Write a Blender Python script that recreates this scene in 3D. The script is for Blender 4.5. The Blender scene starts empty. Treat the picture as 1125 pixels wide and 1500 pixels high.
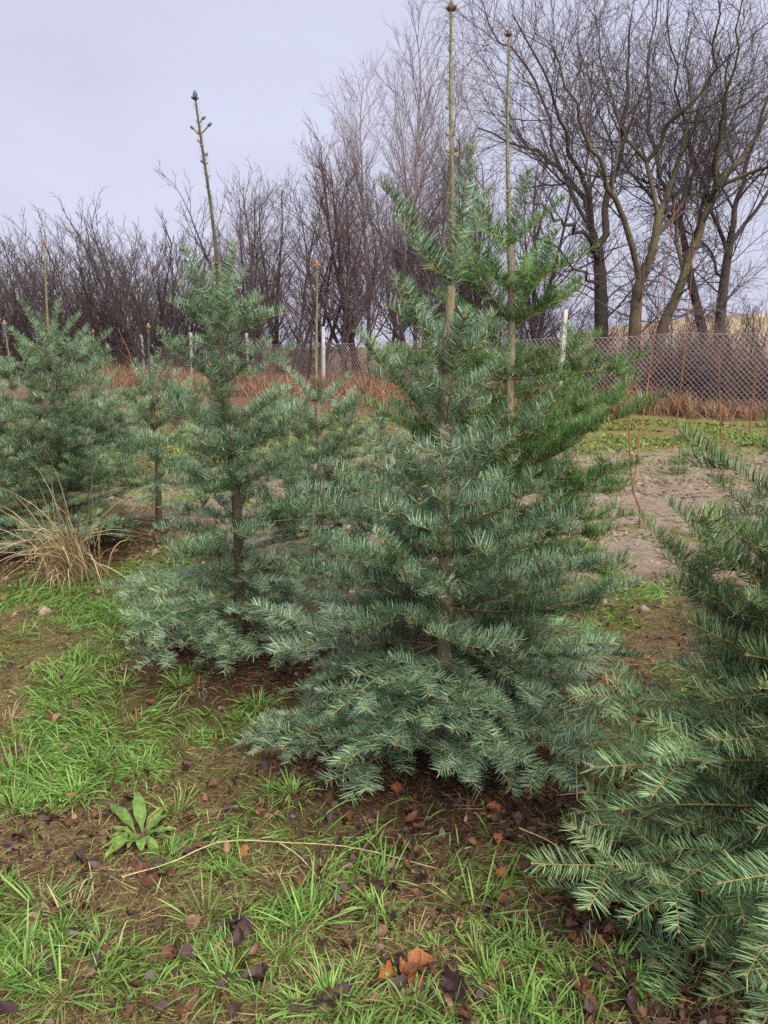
import bpy, math, random
import numpy as np
from mathutils import Vector, Matrix, Quaternion

# ------------------------------------------------------------------ camera, sky, sun, exposure
scene = bpy.context.scene
COL = scene.collection
CAM_H = 1.55
PITCH = math.radians(12.06)
cam_d = bpy.data.cameras.new('camera')
cam = bpy.data.objects.new('camera', cam_d)
COL.objects.link(cam)
cam.location = (0, 0, CAM_H)
cam.rotation_euler = (math.pi / 2 - PITCH, 0, 0)
cam_d.sensor_fit = 'VERTICAL'
cam_d.angle = math.radians(67.0)
cam_d.clip_start = 0.05
cam_d.clip_end = 3000
scene.camera = cam

SUN_EL, SUN_ROT = math.radians(48), math.radians(150)
world = bpy.data.worlds.new('World')
scene.world = world
world.use_nodes = True
wn, wl = world.node_tree.nodes, world.node_tree.links
wn.clear()
wout = wn.new('ShaderNodeOutputWorld')
bg = wn.new('ShaderNodeBackground')
sky = wn.new('ShaderNodeTexSky')
sky.sky_type = 'NISHITA'
sky.sun_disc = False
sky.sun_elevation = SUN_EL
sky.sun_rotation = SUN_ROT
sky.air_density = 1.6
sky.dust_density = 4.0
SKY_STRENGTH = 0.0345
tc = wn.new('ShaderNodeTexCoord')
mp = wn.new('ShaderNodeMapping')
mp.inputs['Scale'].default_value = (1.0, 1.0, 2.6)
nz = wn.new('ShaderNodeTexNoise')
nz.inputs['Scale'].default_value = 2.2
nz.inputs['Detail'].default_value = 5
nz.inputs['Roughness'].default_value = 0.5
rp = wn.new('ShaderNodeValToRGB')            # the even cloud deck, in units of the sky texture
rp.color_ramp.elements[0].position = 0.30
rp.color_ramp.elements[0].color = (3.90, 3.96, 4.98, 1)
rp.color_ramp.elements[1].position = 0.70
rp.color_ramp.elements[1].color = (4.55, 4.64, 5.90, 1)
mx = wn.new('ShaderNodeMix')
mx.data_type = 'RGBA'
mx.inputs['Factor'].default_value = 0.93     # nearly closed overcast over the clear sky
wl.new(tc.outputs['Generated'], mp.inputs['Vector'])
wl.new(mp.outputs['Vector'], nz.inputs['Vector'])
wl.new(nz.outputs['Fac'], rp.inputs['Fac'])
wl.new(sky.outputs['Color'], mx.inputs['A'])
wl.new(rp.outputs['Color'], mx.inputs['B'])
wl.new(mx.outputs['Result'], bg.inputs['Color'])
bg.inputs['Strength'].default_value = SKY_STRENGTH
wl.new(bg.outputs['Background'], wout.inputs['Surface'])

sun_d = bpy.data.lights.new('sun', 'SUN')
sun_d.energy = 1.5
sun_d.angle = math.radians(60)
sun_d.color = (1.0, 0.93, 0.80)
sun = bpy.data.objects.new('sun', sun_d)
COL.objects.link(sun)
sun.rotation_euler = (math.pi / 2 - SUN_EL, 0, math.pi - SUN_ROT)
sun.location = (0, 0, 20)

vs = scene.view_settings
vs.view_transform = 'Standard'
vs.look = 'None'
vs.exposure = 2.25
vs.gamma = 1.0
vs.use_curve_mapping = False
scene.cycles.max_bounces = 4
scene.cycles.diffuse_bounces = 2
scene.cycles.glossy_bounces = 1
scene.cycles.transmission_bounces = 2
scene.cycles.use_denoising = False
scene.cycles.use_adaptive_sampling = True
scene.cycles.adaptive_threshold = 0.01

# ------------------------------------------------------------------ helpers
F = 750 / math.tan(math.radians(33.5))
CP, SP = math.cos(PITCH), math.sin(PITCH)


def at(px, py, D):
    """world point seen at photo pixel (px, py) standing D metres in front of the camera"""
    X, Y = (px - 562.5) / F, (750 - py) / F
    s = D / (CP + Y * SP)
    return Vector((X * s, D, CAM_H + (Y * CP - SP) * s))


def onground(px, py):
    X, Y = (px - 562.5) / F, (750 - py) / F
    s = -CAM_H / (Y * CP - SP)
    p = Vector((X * s, (CP + Y * SP) * s, 0))
    p.z = gz(p.x, p.y)
    return p


def vnoise(x, y, seed=0):
    """smooth value noise for arrays, about 0..1"""
    x = np.asarray(x, float); y = np.asarray(y, float)
    xi = np.floor(x).astype(np.int64); yi = np.floor(y).astype(np.int64)
    xf = x - xi; yf = y - yi
    u = xf * xf * (3 - 2 * xf); v = yf * yf * (3 - 2 * yf)

    def h(a, b):
        n = (a * 374761393 + b * 668265263 + seed * 2147483647) & 0xffffffff
        n = ((n ^ (n >> 13)) * 1274126177) & 0xffffffff
        return ((n ^ (n >> 16)) & 0xffff) / 65535.0
    return (h(xi, yi) * (1 - u) + h(xi + 1, yi) * u) * (1 - v) + (h(xi, yi + 1) * (1 - u) + h(xi + 1, yi + 1) * u) * v


def fbm(x, y, seed=0):
    return (vnoise(x, y, seed) + 0.5 * vnoise(np.asarray(x) * 2.1 + 7, np.asarray(y) * 2.1 + 3, seed + 1)
            + 0.25 * vnoise(np.asarray(x) * 4.3 + 1, np.asarray(y) * 4.3 + 9, seed + 2)) / 1.75


def gza(x, y):
    x = np.asarray(x, float); y = np.asarray(y, float)
    near = np.exp(-((x / 6) ** 2 + ((y - 3) / 7) ** 2))
    z = (fbm(x * 1.3, y * 1.3, 5) - 0.5) * 0.10 * near + (fbm(x * 6, y * 6, 9) - 0.5) * 0.03 * near
    z = z + (fbm(x * 0.25, y * 0.25, 2) - 0.5) * 0.16
    return z - GZ0


GZ0 = 0.0


def gz(x, y):
    return float(gza(x, y))


GZ0 = float(np.mean(gza(np.linspace(-1, 1, 20), np.linspace(2, 4, 20))))


def mesh_np(name, V, faces, mats=(), fmat=None, attrs=None, smooth=True):
    """faces: list of int arrays (n,3) or (n,4)"""
    me = bpy.data.meshes.new(name)
    V = np.asarray(V, np.float32).reshape(-1, 3)
    faces = [np.asarray(f, np.int32) for f in faces if len(f)]
    loops = np.concatenate([f.ravel() for f in faces])
    tot = np.concatenate([np.full(len(f), f.shape[1], np.int32) for f in faces])
    start = np.zeros(len(tot), np.int32)
    start[1:] = np.cumsum(tot)[:-1]
    me.vertices.add(len(V)); me.vertices.foreach_set('co', V.ravel())
    me.loops.add(len(loops)); me.loops.foreach_set('vertex_index', loops)
    me.polygons.add(len(tot))
    me.polygons.foreach_set('loop_start', start)
    me.polygons.foreach_set('loop_total', tot)
    if fmat is not None:
        me.polygons.foreach_set('material_index', np.asarray(fmat, np.int32))
    me.polygons.foreach_set('use_smooth', np.full(len(tot), smooth))
    for m in mats:
        me.materials.append(m)
    for k, a in (attrs or {}).items():
        at_ = me.attributes.new(k, 'FLOAT', 'POINT')
        at_.data.foreach_set('value', np.asarray(a, np.float32))
    me.update(calc_edges=True)
    return me


def nrm(a):
    return a / np.maximum(np.linalg.norm(a, axis=-1, keepdims=True), 1e-9)


def tubes(P, R, k=5):
    """P (B,n,3), R (B,n): tapered tubes, returns V, quads"""
    P = np.asarray(P, float); R = np.asarray(R, float)
    B, n, _ = P.shape
    T = np.empty_like(P)
    T[:, 1:-1] = P[:, 2:] - P[:, :-2]
    T[:, 0] = P[:, 1] - P[:, 0]
    T[:, -1] = P[:, -1] - P[:, -2]
    T = nrm(T)
    mean = nrm(P[:, -1] - P[:, 0])
    ref = np.where(np.abs(mean[:, 2:3]) < 0.75, np.array([[0, 0, 1.0]]), np.array([[1.0, 0.1, 0]]))
    ref = ref[:, None, :]
    U = nrm(ref - T * np.sum(ref * T, -1, keepdims=True))
    W = np.cross(T, U)
    a = np.arange(k) * 2 * math.pi / k
    V = P[:, :, None, :] + R[:, :, None, None] * (U[:, :, None, :] * np.cos(a)[None, None, :, None] + W[:, :, None, :] * np.sin(a)[None, None, :, None])
    idx = np.arange(B * n * k).reshape(B, n, k)
    nx = np.roll(idx, -1, axis=2)
    q = np.stack([idx[:, :-1], nx[:, :-1], nx[:, 1:], idx[:, 1:]], -1).reshape(-1, 4)
    return V.reshape(-1, 3), q


class Bag:
    """collects geometry for one mesh"""

    def __init__(self):
        self.V, self.F, self.M, self.A, self.n = [], [], [], {}, 0

    def add(self, V, *faces, mat=0, **attrs):
        V = np.asarray(V, float).reshape(-1, 3)
        for f in faces:
            f = np.asarray(f, np.int64)
            if len(f):
                self.F.append(f + self.n); self.M.append(np.full(len(f), mat))
        for k in attrs:
            self.A.setdefault(k, []).append((self.n, np.broadcast_to(attrs[k], (len(V),))))
        self.V.append(V); self.n += len(V)

    def polylines(self, lines, k=5, mat=0):
        """lines: list of (pts, radii); batched by length"""
        by = {}
        for p, r in lines:
            by.setdefault(len(p), []).append((p, r))
        for n, ls in by.items():
            V, q = tubes(np.array([[tuple(v) for v in p] for p, r in ls]), np.array([r for p, r in ls]), k)
            self.add(V, q, mat=mat)

    def mesh(self, name, mats, smooth=True):
        V = np.concatenate(self.V)
        A = {}
        for k, parts in self.A.items():
            a = np.zeros(len(V))
            for s, v in parts:
                a[s:s + len(v)] = v
            A[k] = a
        t = [i for i, f in enumerate(self.F) if f.shape[1] == 3]
        q = [i for i, f in enumerate(self.F) if f.shape[1] == 4]
        order = q + t
        return mesh_np(name, V, [self.F[i] for i in order], mats, np.concatenate([self.M[i] for i in order]), A, smooth)


def obj(name, me, parent=None, loc=None, rot=None, scale=None, kind=None):
    o = bpy.data.objects.new(name, me)
    COL.objects.link(o)
    if parent is not None:
        o.parent = parent
    if loc is not None:
        o.location = loc
    if rot is not None:
        o.rotation_euler = rot
    if scale is not None:
        o.scale = (scale,) * 3 if isinstance(scale, (int, float)) else scale
    if kind:
        o['kind'] = kind
    return o


def tag(o, label, cat, group=None):
    o['label'] = label
    o['category'] = cat
    if group:
        o['group'] = group
    return o


def empty(name, loc, label, cat, group=None, rz=0):
    o = bpy.data.objects.new(name, None)
    COL.objects.link(o)
    o.empty_display_size = 0.1
    o.location = loc
    o.rotation_euler = (0, 0, rz)
    return tag(o, label, cat, group)


def setmat(o, i, m):
    o.material_slots[i].link = 'OBJECT'
    o.material_slots[i].material = m


# ------------------------------------------------------------------ materials
class NT:
    def __init__(self, name):
        self.m = bpy.data.materials.new(name)
        self.m.use_nodes = True
        self.n, self.l = self.m.node_tree.nodes, self.m.node_tree.links
        self.b = self.n['Principled BSDF']

    def new(self, t, **kw):
        x = self.n.new(t)
        for k, v in kw.items():
            if k in x.inputs:
                x.inputs[k].default_value = v
            else:
                setattr(x, k, v)
        return x

    def pos(self, coord='Object'):
        return self.new('ShaderNodeTexCoord').outputs[coord]

    def noise(self, scale, detail=4, rough=0.55, vec=None, dist=0.0):
        x = self.new('ShaderNodeTexNoise', Scale=scale, Detail=detail, Roughness=rough, Distortion=dist)
        if vec is not None:
            self.l.new(vec, x.inputs['Vector'])
        return x.outputs['Fac']

    def ramp(self, fac, stops, interp='LINEAR'):
        x = self.new('ShaderNodeValToRGB')
        x.color_ramp.interpolation = interp
        e = x.color_ramp.elements
        while len(e) < len(stops):
            e.new(0.5)
        for i, (p, c) in enumerate(stops):
            e[i].position = p
            e[i].color = (c, c, c, 1) if isinstance(c, (int, float)) else (*c, 1)
        self.l.new(fac, x.inputs['Fac'])
        return x.outputs['Color']

    def mix(self, f, a, b, mode='MIX'):
        x = self.new('ShaderNodeMix', data_type='RGBA', blend_type=mode)
        for s, v in (('Factor', f), ('A', a), ('B', b)):
            i = x.inputs[s] if s == 'Factor' else [q for q in x.inputs if q.name == s and q.type == 'RGBA'][0]
            if isinstance(v, (int, float)):
                i.default_value = v
            elif isinstance(v, tuple):
                i.default_value = (*v, 1)
            else:
                self.l.new(v, i)
        return [q for q in x.outputs if q.type == 'RGBA'][0]

    def math(self, op, a, b=0.0, clamp=False):
        x = self.new('ShaderNodeMath', operation=op, use_clamp=clamp)
        for i, v in enumerate((a, b)):
            if isinstance(v, (int, float)):
                x.inputs[i].default_value = v
            else:
                self.l.new(v, x.inputs[i])
        return x.outputs[0]

    def attr(self, name):
        return self.new('ShaderNodeAttribute', attribute_name=name).outputs['Fac']

    def orand(self):
        return self.new('ShaderNodeObjectInfo').outputs['Random']

    def bump(self, h, strength=0.4, dist=0.01):
        x = self.new('ShaderNodeBump', Strength=strength, Distance=dist)
        self.l.new(h, x.inputs['Height'])
        self.l.new(x.outputs['Normal'], self.b.inputs['Normal'])

    def done(self, color, rough=0.7, spec=0.3):
        if isinstance(color, tuple):
            self.b.inputs['Base Color'].default_value = (*color, 1)
        else:
            self.l.new(color, self.b.inputs['Base Color'])
        if isinstance(rough, (int, float)):
            self.b.inputs['Roughness'].default_value = rough
        else:
            self.l.new(rough, self.b.inputs['Roughness'])
        self.b.inputs['Specular IOR Level'].default_value = spec
        return self.m


def leafy(name, dark, mid, light, tip=None, rough=0.5, spec=0.35, hue=None, trans=0.0):
    """blade / needle material: colour runs over the blades by the attribute v, towards the tip by t"""
    m = NT(name)
    c = m.ramp(m.attr('v'), [(0.0, dark), (0.5, mid), (1.0, light)])
    if hue:
        c = m.mix(m.ramp(m.orand(), [(0.0, 0.0), (1.0, 0.7)]), c, hue, 'MULTIPLY')
    if tip:
        c = m.mix(m.ramp(m.attr('t'), [(0.3, 0.0), (1.0, 0.6)]), c, tip)
    mat = m.done(c, rough, spec)
    if trans:
        tb = m.new('ShaderNodeBsdfTranslucent')
        m.l.new(c, tb.inputs['Color'])
        ms = m.new('ShaderNodeMixShader')
        ms.inputs[0].default_value = trans
        m.l.new(m.b.outputs[0], ms.inputs[1]); m.l.new(tb.outputs[0], ms.inputs[2])
        m.l.new(ms.outputs[0], m.n['Material Output'].inputs['Surface'])
    return mat


def bark(name, c1, c2, c3, scale=(9, 9, 2.5), bump=0.6, dist=0.01, rough=0.85):
    m = NT(name)
    mpn = m.new('ShaderNodeMapping', Scale=scale)
    m.l.new(m.pos(), mpn.inputs['Vector'])
    n1 = m.noise(6, 6, 0.65, mpn.outputs['Vector'], 0.4)
    n2 = m.noise(1.2, 3, 0.5, m.pos())
    c = m.ramp(n1, [(0.3, c1), (0.55, c2), (0.75, c3)])
    c = m.mix(m.ramp(n2, [(0.35, 0.0), (0.7, 0.6)]), c, c1)
    m.bump(n1, bump, dist)
    return m.done(c, rough, 0.2)


def simple(name, c1, c2, scale=20, rough=0.7, spec=0.3, bump=0.2, dist=0.003, objvar=None):
    m = NT(name)
    n = m.noise(scale, 5, 0.6, m.pos())
    c = m.ramp(n, [(0.3, c1), (0.7, c2)])
    if objvar:
        c = m.mix(m.ramp(m.orand(), [(0, 0.0), (1, 0.8)]), c, objvar, 'MULTIPLY')
    if bump:
        m.bump(n, bump, dist)
    return m.done(c, rough, spec)


NEEDLE = {
    'blue': leafy('needle_blue_green', (0.024, 0.052, 0.028), (0.108, 0.178, 0.102), (0.370, 0.490, 0.355), None, 0.5, 0.22, (0.82, 0.98, 0.78)),
    'green': leafy('needle_fresh_green', (0.022, 0.058, 0.016), (0.082, 0.165, 0.052), (0.220, 0.345, 0.150), None, 0.5, 0.22, (0.9, 1.0, 0.9)),
    'olive': leafy('needle_olive_green', (0.028, 0.056, 0.020), (0.118, 0.184, 0.076), (0.330, 0.440, 0.225), None, 0.5, 0.22, (0.82, 1.0, 1.05)),
}
M_TWIG = simple('fir_twig_bark', (0.21, 0.14, 0.05), (0.34, 0.25, 0.09), 60, 0.7, 0.2)
M_OLDTWIG = simple('fir_branch_bark', (0.085, 0.06, 0.04), (0.17, 0.125, 0.08), 60, 0.8, 0.2)
M_BUD = simple('fir_bud', (0.22, 0.115, 0.05), (0.38, 0.23, 0.10), 150, 0.5, 0.4)
M_BUDTEAL = simple('fir_bud_resinous', (0.03, 0.06, 0.06), (0.10, 0.15, 0.14), 150, 0.5, 0.4)
M_BUDRED = simple('fir_bud_red', (0.10, 0.045, 0.035), (0.21, 0.11, 0.085), 150, 0.5, 0.4)
M_FIRBARK = bark('fir_trunk_bark', (0.10, 0.085, 0.052), (0.25, 0.215, 0.135), (0.36, 0.32, 0.215), (14, 14, 5), 0.6, 0.006)
M_FIRBARKDARK = bark('fir_trunk_bark_dark', (0.05, 0.04, 0.028), (0.105, 0.085, 0.055), (0.17, 0.145, 0.10), (14, 14, 5), 0.6, 0.006)
M_DARKBARK = bark('dark_tree_bark', (0.035, 0.026, 0.026), (0.075, 0.058, 0.052), (0.13, 0.105, 0.09), (4, 4, 1.2), 0.7, 0.03)
M_OLIVEBARK = bark('olive_tree_bark', (0.05, 0.042, 0.028), (0.125, 0.105, 0.062), (0.20, 0.17, 0.10), (4, 4, 1.2), 0.7, 0.03)
M_TWIGS = simple('bare_twig_bark', (0.056, 0.043, 0.044), (0.105, 0.083, 0.084), 3, 0.8, 0.2, 0)
M_TWIGSRED = simple('reddish_twig_bark', (0.085, 0.058, 0.062), (0.155, 0.112, 0.116), 3, 0.8, 0.2, 0)
M_TWIGSGREY = simple('birch_twig_bark', (0.17, 0.135, 0.14), (0.27, 0.22, 0.23), 3, 0.8, 0.2, 0)
M_BIRCH = bark('birch_bark', (0.16, 0.12, 0.12), (0.30, 0.25, 0.24), (0.40, 0.36, 0.34), (3, 3, 6), 0.3, 0.01)
M_BRAMBLE = simple('bramble_stem', (0.10, 0.045, 0.035), (0.20, 0.10, 0.07), 3, 0.8, 0.2, 0)
M_SAPLING = simple('red_sapling_bark', (0.13, 0.048, 0.025), (0.27, 0.115, 0.05), 8, 0.55, 0.3, 0.1)
M_CONCRETE = simple('weathered_concrete', (0.36, 0.345, 0.34), (0.58, 0.56, 0.55), 9, 0.85, 0.2, 0.5, 0.01)
M_WIRE = simple('galvanised_wire', (0.34, 0.30, 0.30), (0.46, 0.42, 0.42), 4, 0.5, 0.4, 0)
M_GRASS = leafy('green_grass_blade', (0.042, 0.105, 0.018), (0.115, 0.245, 0.042), (0.260, 0.420, 0.115), (0.25, 0.36, 0.11), 0.5, 0.2, (0.92, 0.95, 0.9), 0.2)
M_MOSS = leafy('short_mossy_grass', (0.060, 0.080, 0.016), (0.150, 0.180, 0.038), (0.29, 0.290, 0.080), None, 0.7, 0.2, None, 0.2)
M_THATCH = leafy('dead_grass', (0.075, 0.046, 0.022), (0.215, 0.148, 0.075), (0.41, 0.315, 0.18), None, 0.75, 0.2)
M_STRAW = leafy('pale_straw', (0.24, 0.165, 0.085), (0.40, 0.30, 0.17), (0.56, 0.45, 0.29), None, 0.6, 0.3)
M_REDGRASS = leafy('rusty_dry_grass', (0.095, 0.050, 0.034), (0.215, 0.120, 0.080), (0.36, 0.235, 0.160), None, 0.8, 0.2)
M_WEED = leafy('low_weed_leaf', (0.05, 0.10, 0.018), (0.115, 0.195, 0.035), (0.215, 0.265, 0.06), None, 0.6, 0.3, None, 0.2)
M_FRAG = leafy('leaf_fragment', (0.022, 0.012, 0.012), (0.085, 0.042, 0.030), (0.23, 0.125, 0.075), None, 0.4, 0.35)
M_LITTER = leafy('brown_needle_litter', (0.035, 0.018, 0.012), (0.095, 0.050, 0.030), (0.19, 0.115, 0.07), None, 0.7, 0.3)


def leafmat(name, c1, c2, c3, rough):
    m = NT(name)
    n = m.noise(45, 5, 0.6, m.pos())
    w = m.new('ShaderNodeTexWave', Scale=70.0, Distortion=3.0, Detail=2.0, wave_type='BANDS', bands_direction='DIAGONAL')
    m.l.new(m.pos(), w.inputs['Vector'])
    c = m.ramp(n, [(0.3, c1), (0.52, c2), (0.75, c3)])
    c = m.mix(m.ramp(m.orand(), [(0, 0.0), (1, 0.9)]), c, (0.62, 0.6, 0.62), 'MULTIPLY')
    c = m.mix(m.ramp(w.outputs['Fac'], [(0.0, 0.35), (0.3, 0.0)]), c, c1)
    m.bump(w.outputs['Fac'], 0.35, 0.002)
    return m.done(c, rough, 0.32)


M_LEAF = {
    'dark': leafmat('wet_dark_leaf', (0.024, 0.013, 0.012), (0.066, 0.038, 0.036), (0.13, 0.092, 0.092), 0.38),
    'brown': leafmat('wet_brown_leaf', (0.050, 0.019, 0.010), (0.135, 0.055, 0.030), (0.25, 0.130, 0.080), 0.40),
    'orange': leafmat('orange_brown_leaf', (0.13, 0.042, 0.014), (0.30, 0.11, 0.035), (0.42, 0.20, 0.09), 0.38),
    'pale': leafmat('pale_tan_leaf', (0.12, 0.062, 0.038), (0.22, 0.125, 0.08), (0.32, 0.21, 0.145), 0.5),
}
M_DOCK = leafmat('dock_leaf', (0.070, 0.125, 0.022), (0.150, 0.250, 0.055), (0.25, 0.37, 0.11), 0.34)

# ------------------------------------------------------------------ ground
FIRS_XY = [(0.22, 2.72), (-0.72, 3.7), (0.64, 3.55), (1.05, 1.72), (-2.46, 5.85), (-1.93, 6.5), (-0.44, 5.2)]


def axis(lo, hi, step, far, grow=1.22):
    a = list(np.arange(lo, hi + 1e-6, step))
    s, v = step, a[-1]
    while v < far:
        s *= grow; v += s; a.append(v)
    return a


xs = axis(0, 3.2, 0.055, 900)
xs = np.array([-v for v in reversed(xs[1:])] + xs)
ysf = axis(0.6, 7.0, 0.055, 1500, 1.18)
ysb = axis(0, 0.4, 0.2, 300, 1.5)
ys = np.array([0.6 - v for v in reversed(ysb[1:])] + list(ysf))
GX, GY = np.meshgrid(xs, ys)
GZ = gza(GX, GY)
idx = np.arange(GX.size).reshape(GX.shape)
quads = np.stack([idx[:-1, :-1], idx[:-1, 1:], idx[1:, 1:], idx[1:, :-1]], -1).reshape(-1, 4)


def ground_mat():
    m = NT('ground_soil_moss_sand')
    P = m.pos('Object')
    sep = m.new('ShaderNodeSeparateXYZ')
    m.l.new(P, sep.inputs[0])
    X, Y = sep.outputs[0], sep.outputs[1]
    n1, n2, n3, n4 = m.noise(2.2, 6, 0.6, P), m.noise(9, 6, 0.65, P), m.noise(40, 5, 0.7, P), m.noise(0.7, 4, 0.5, P)
    fine = m.noise(130, 4, 0.7, P)
    soil = m.ramp(n3, [(0.28, (0.030, 0.018, 0.011)), (0.5, (0.105, 0.066, 0.040)), (0.75, (0.21, 0.15, 0.095))])
    thatch = m.ramp(fine, [(0.28, (0.075, 0.052, 0.025)), (0.5, (0.20, 0.145, 0.075)), (0.75, (0.34, 0.265, 0.15))])
    moss = m.ramp(fine, [(0.25, (0.055, 0.068, 0.016)), (0.5, (0.115, 0.130, 0.034)), (0.75, (0.21, 0.21, 0.065))])
    near = m.mix(m.ramp(n2, [(0.42, 0.0), (0.58, 1.0)]), soil, thatch)
    near = m.mix(m.ramp(n1, [(0.47, 0.0), (0.60, 0.85)]), near, moss)
    # litter rings under the firs
    lit = None
    for fx, fy in FIRS_XY:
        dx, dy = m.math('SUBTRACT', X, fx), m.math('SUBTRACT', Y, fy)
        d = m.math('SQRT', m.math('ADD', m.math('MULTIPLY', dx, dx), m.math('MULTIPLY', dy, dy)))
        lit = d if lit is None else m.math('MINIMUM', lit, d)
    lit = m.math('ADD', lit, m.math('MULTIPLY', m.math('SUBTRACT', n2, 0.5), 0.9))
    litc = m.ramp(n3, [(0.25, (0.030, 0.015, 0.010)), (0.5, (0.080, 0.042, 0.027)), (0.75, (0.155, 0.095, 0.062))])
    near = m.mix(m.ramp(lit, [(0.50, 1.0), (0.75, 0.0)]), near, litc)
    # bare sandy plot beyond the firs
    sand = m.ramp(n3, [(0.25, (0.17, 0.125, 0.095)), (0.5, (0.31, 0.245, 0.195)), (0.75, (0.42, 0.345, 0.285))])
    sand = m.mix(m.ramp(n2, [(0.50, 0.0), (0.66, 0.8)]), sand, (0.13, 0.095, 0.065))
    sand = m.mix(m.ramp(n1, [(0.54, 0.0), (0.62, 0.8)]), sand, (0.14, 0.16, 0.045))
    yj = m.math('ADD', Y, m.math('MULTIPLY', m.math('SUBTRACT', n1, 0.5), 2.6))
    yj = m.math('ADD', yj, m.math('MULTIPLY', m.math('MINIMUM', m.math('ADD', X, 0.5), 0.0), 1.3))
    smask = m.ramp(m.math('MULTIPLY', yj, 0.05), [(0.226, 0.0), (0.256, 1.0)])
    c = m.mix(smask, near, sand)
    # weedy belt, then dry field
    weed = m.mix(m.ramp(n2, [(0.44, 0.0), (0.58, 1.0)]), (0.215, 0.155, 0.085), (0.165, 0.185, 0.045))
    weed = m.mix(m.ramp(m.noise(3.1, 5, 0.6, P), [(0.50, 0.0), (0.60, 0.9)]), weed, (0.13, 0.088, 0.062))
    yk = m.math('ADD', Y, m.math('MULTIPLY', m.math('SUBTRACT', n4, 0.5), 2.0))
    yk = m.math('ADD', yk, m.math('MULTIPLY', m.math('MAXIMUM', m.math('MULTIPLY', X, -1.0), 0.0), 0.9))
    c = m.mix(m.ramp(m.math('MULTIPLY', yk, 0.02), [(0.222, 0.0), (0.255, 1.0)]), c, weed)
    dry = m.mix(n2, (0.085, 0.052, 0.036), (0.20, 0.13, 0.09))
    c = m.mix(m.ramp(m.math('MULTIPLY', yk, 0.02), [(0.36, 0.0), (0.40, 1.0)]), c, dry)
    h = m.math('ADD', m.math('MULTIPLY', n3, 0.6), m.math('MULTIPLY', fine, 0.5))
    m.bump(h, 1.0, 0.04)
    return m.done(c, 0.9, 0.1)


ground = obj('ground', mesh_np('ground', np.stack([GX, GY, GZ], -1).reshape(-1, 3), [quads], [ground_mat()]), kind='structure')

# dry rise beyond the trees on the right
hx, hy = np.meshgrid(np.linspace(-1, 1, 40), np.linspace(-1, 1, 24))
hz = np.clip(np.cos(hx * math.pi / 2), 0, 1) ** 0.7 * np.clip(np.cos(hy * math.pi / 2), 0, 1) ** 0.8 * 7.0 + fbm(hx * 4, hy * 4, 3) * 0.6 - 1.2
hidx = np.arange(hx.size).reshape(hx.shape)
hq = np.stack([hidx[:-1, :-1], hidx[:-1, 1:], hidx[1:, 1:], hidx[1:, :-1]], -1).reshape(-1, 4)
obj('hill', mesh_np('hill', np.stack([hx * 48, hy * 26, hz], -1).reshape(-1, 3), [hq],
                    [simple('dry_hill_grass', (0.25, 0.19, 0.125), (0.38, 0.30, 0.21), 0.4, 0.9, 0.1)]), loc=(58, 105, 0), kind='structure')

# ------------------------------------------------------------------ blades
def blades(base, direc, length, width, bend, rng, nseg=3, droop=(0, 0, -1), v=None, wdir=None):
    """strips of nseg quads; base (N,3), direc (N,3), returns V, quads, t, v"""
    N = len(base)
    d = nrm(direc)
    if wdir is None:
        wdir = np.cross(d, rng.normal(size=(N, 3)))
    w = nrm(wdir)
    s = np.linspace(0, 1, nseg + 1)
    dr = np.asarray(droop, float)
    pts = base[:, None, :] + d[:, None, :] * (length[:, None] * s[None])[..., None] + (dr * 1.0)[..., None, :] * (length[:, None] * bend[:, None] * (s ** 2)[None])[..., None]
    prof = np.interp(s, [0, 0.3, 0.75, 1], [0.75, 1.0, 0.75, 0.08])
    off = w[:, None, :] * (width[:, None] * 0.5 * prof[None])[..., None]
    V = np.stack([pts - off, pts + off], 2)
    idx = np.arange(N * (nseg + 1) * 2).reshape(N, nseg + 1, 2)
    q = np.stack([idx[:, :-1, 0], idx[:, :-1, 1], idx[:, 1:, 1], idx[:, 1:, 0]], -1).reshape(-1, 4)
    t = np.broadcast_to(s[None, :, None], (N, nseg + 1, 2)).ravel()
    if v is None:
        v = rng.random(N)
    vv = np.broadcast_to(v[:, None, None], (N, nseg + 1, 2)).ravel()
    return V.reshape(-1, 3), q, t, vv


# ------------------------------------------------------------------ fir branches (shared meshes)
def rotv(v, ax, a):
    return Quaternion(ax, a) @ v


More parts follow.
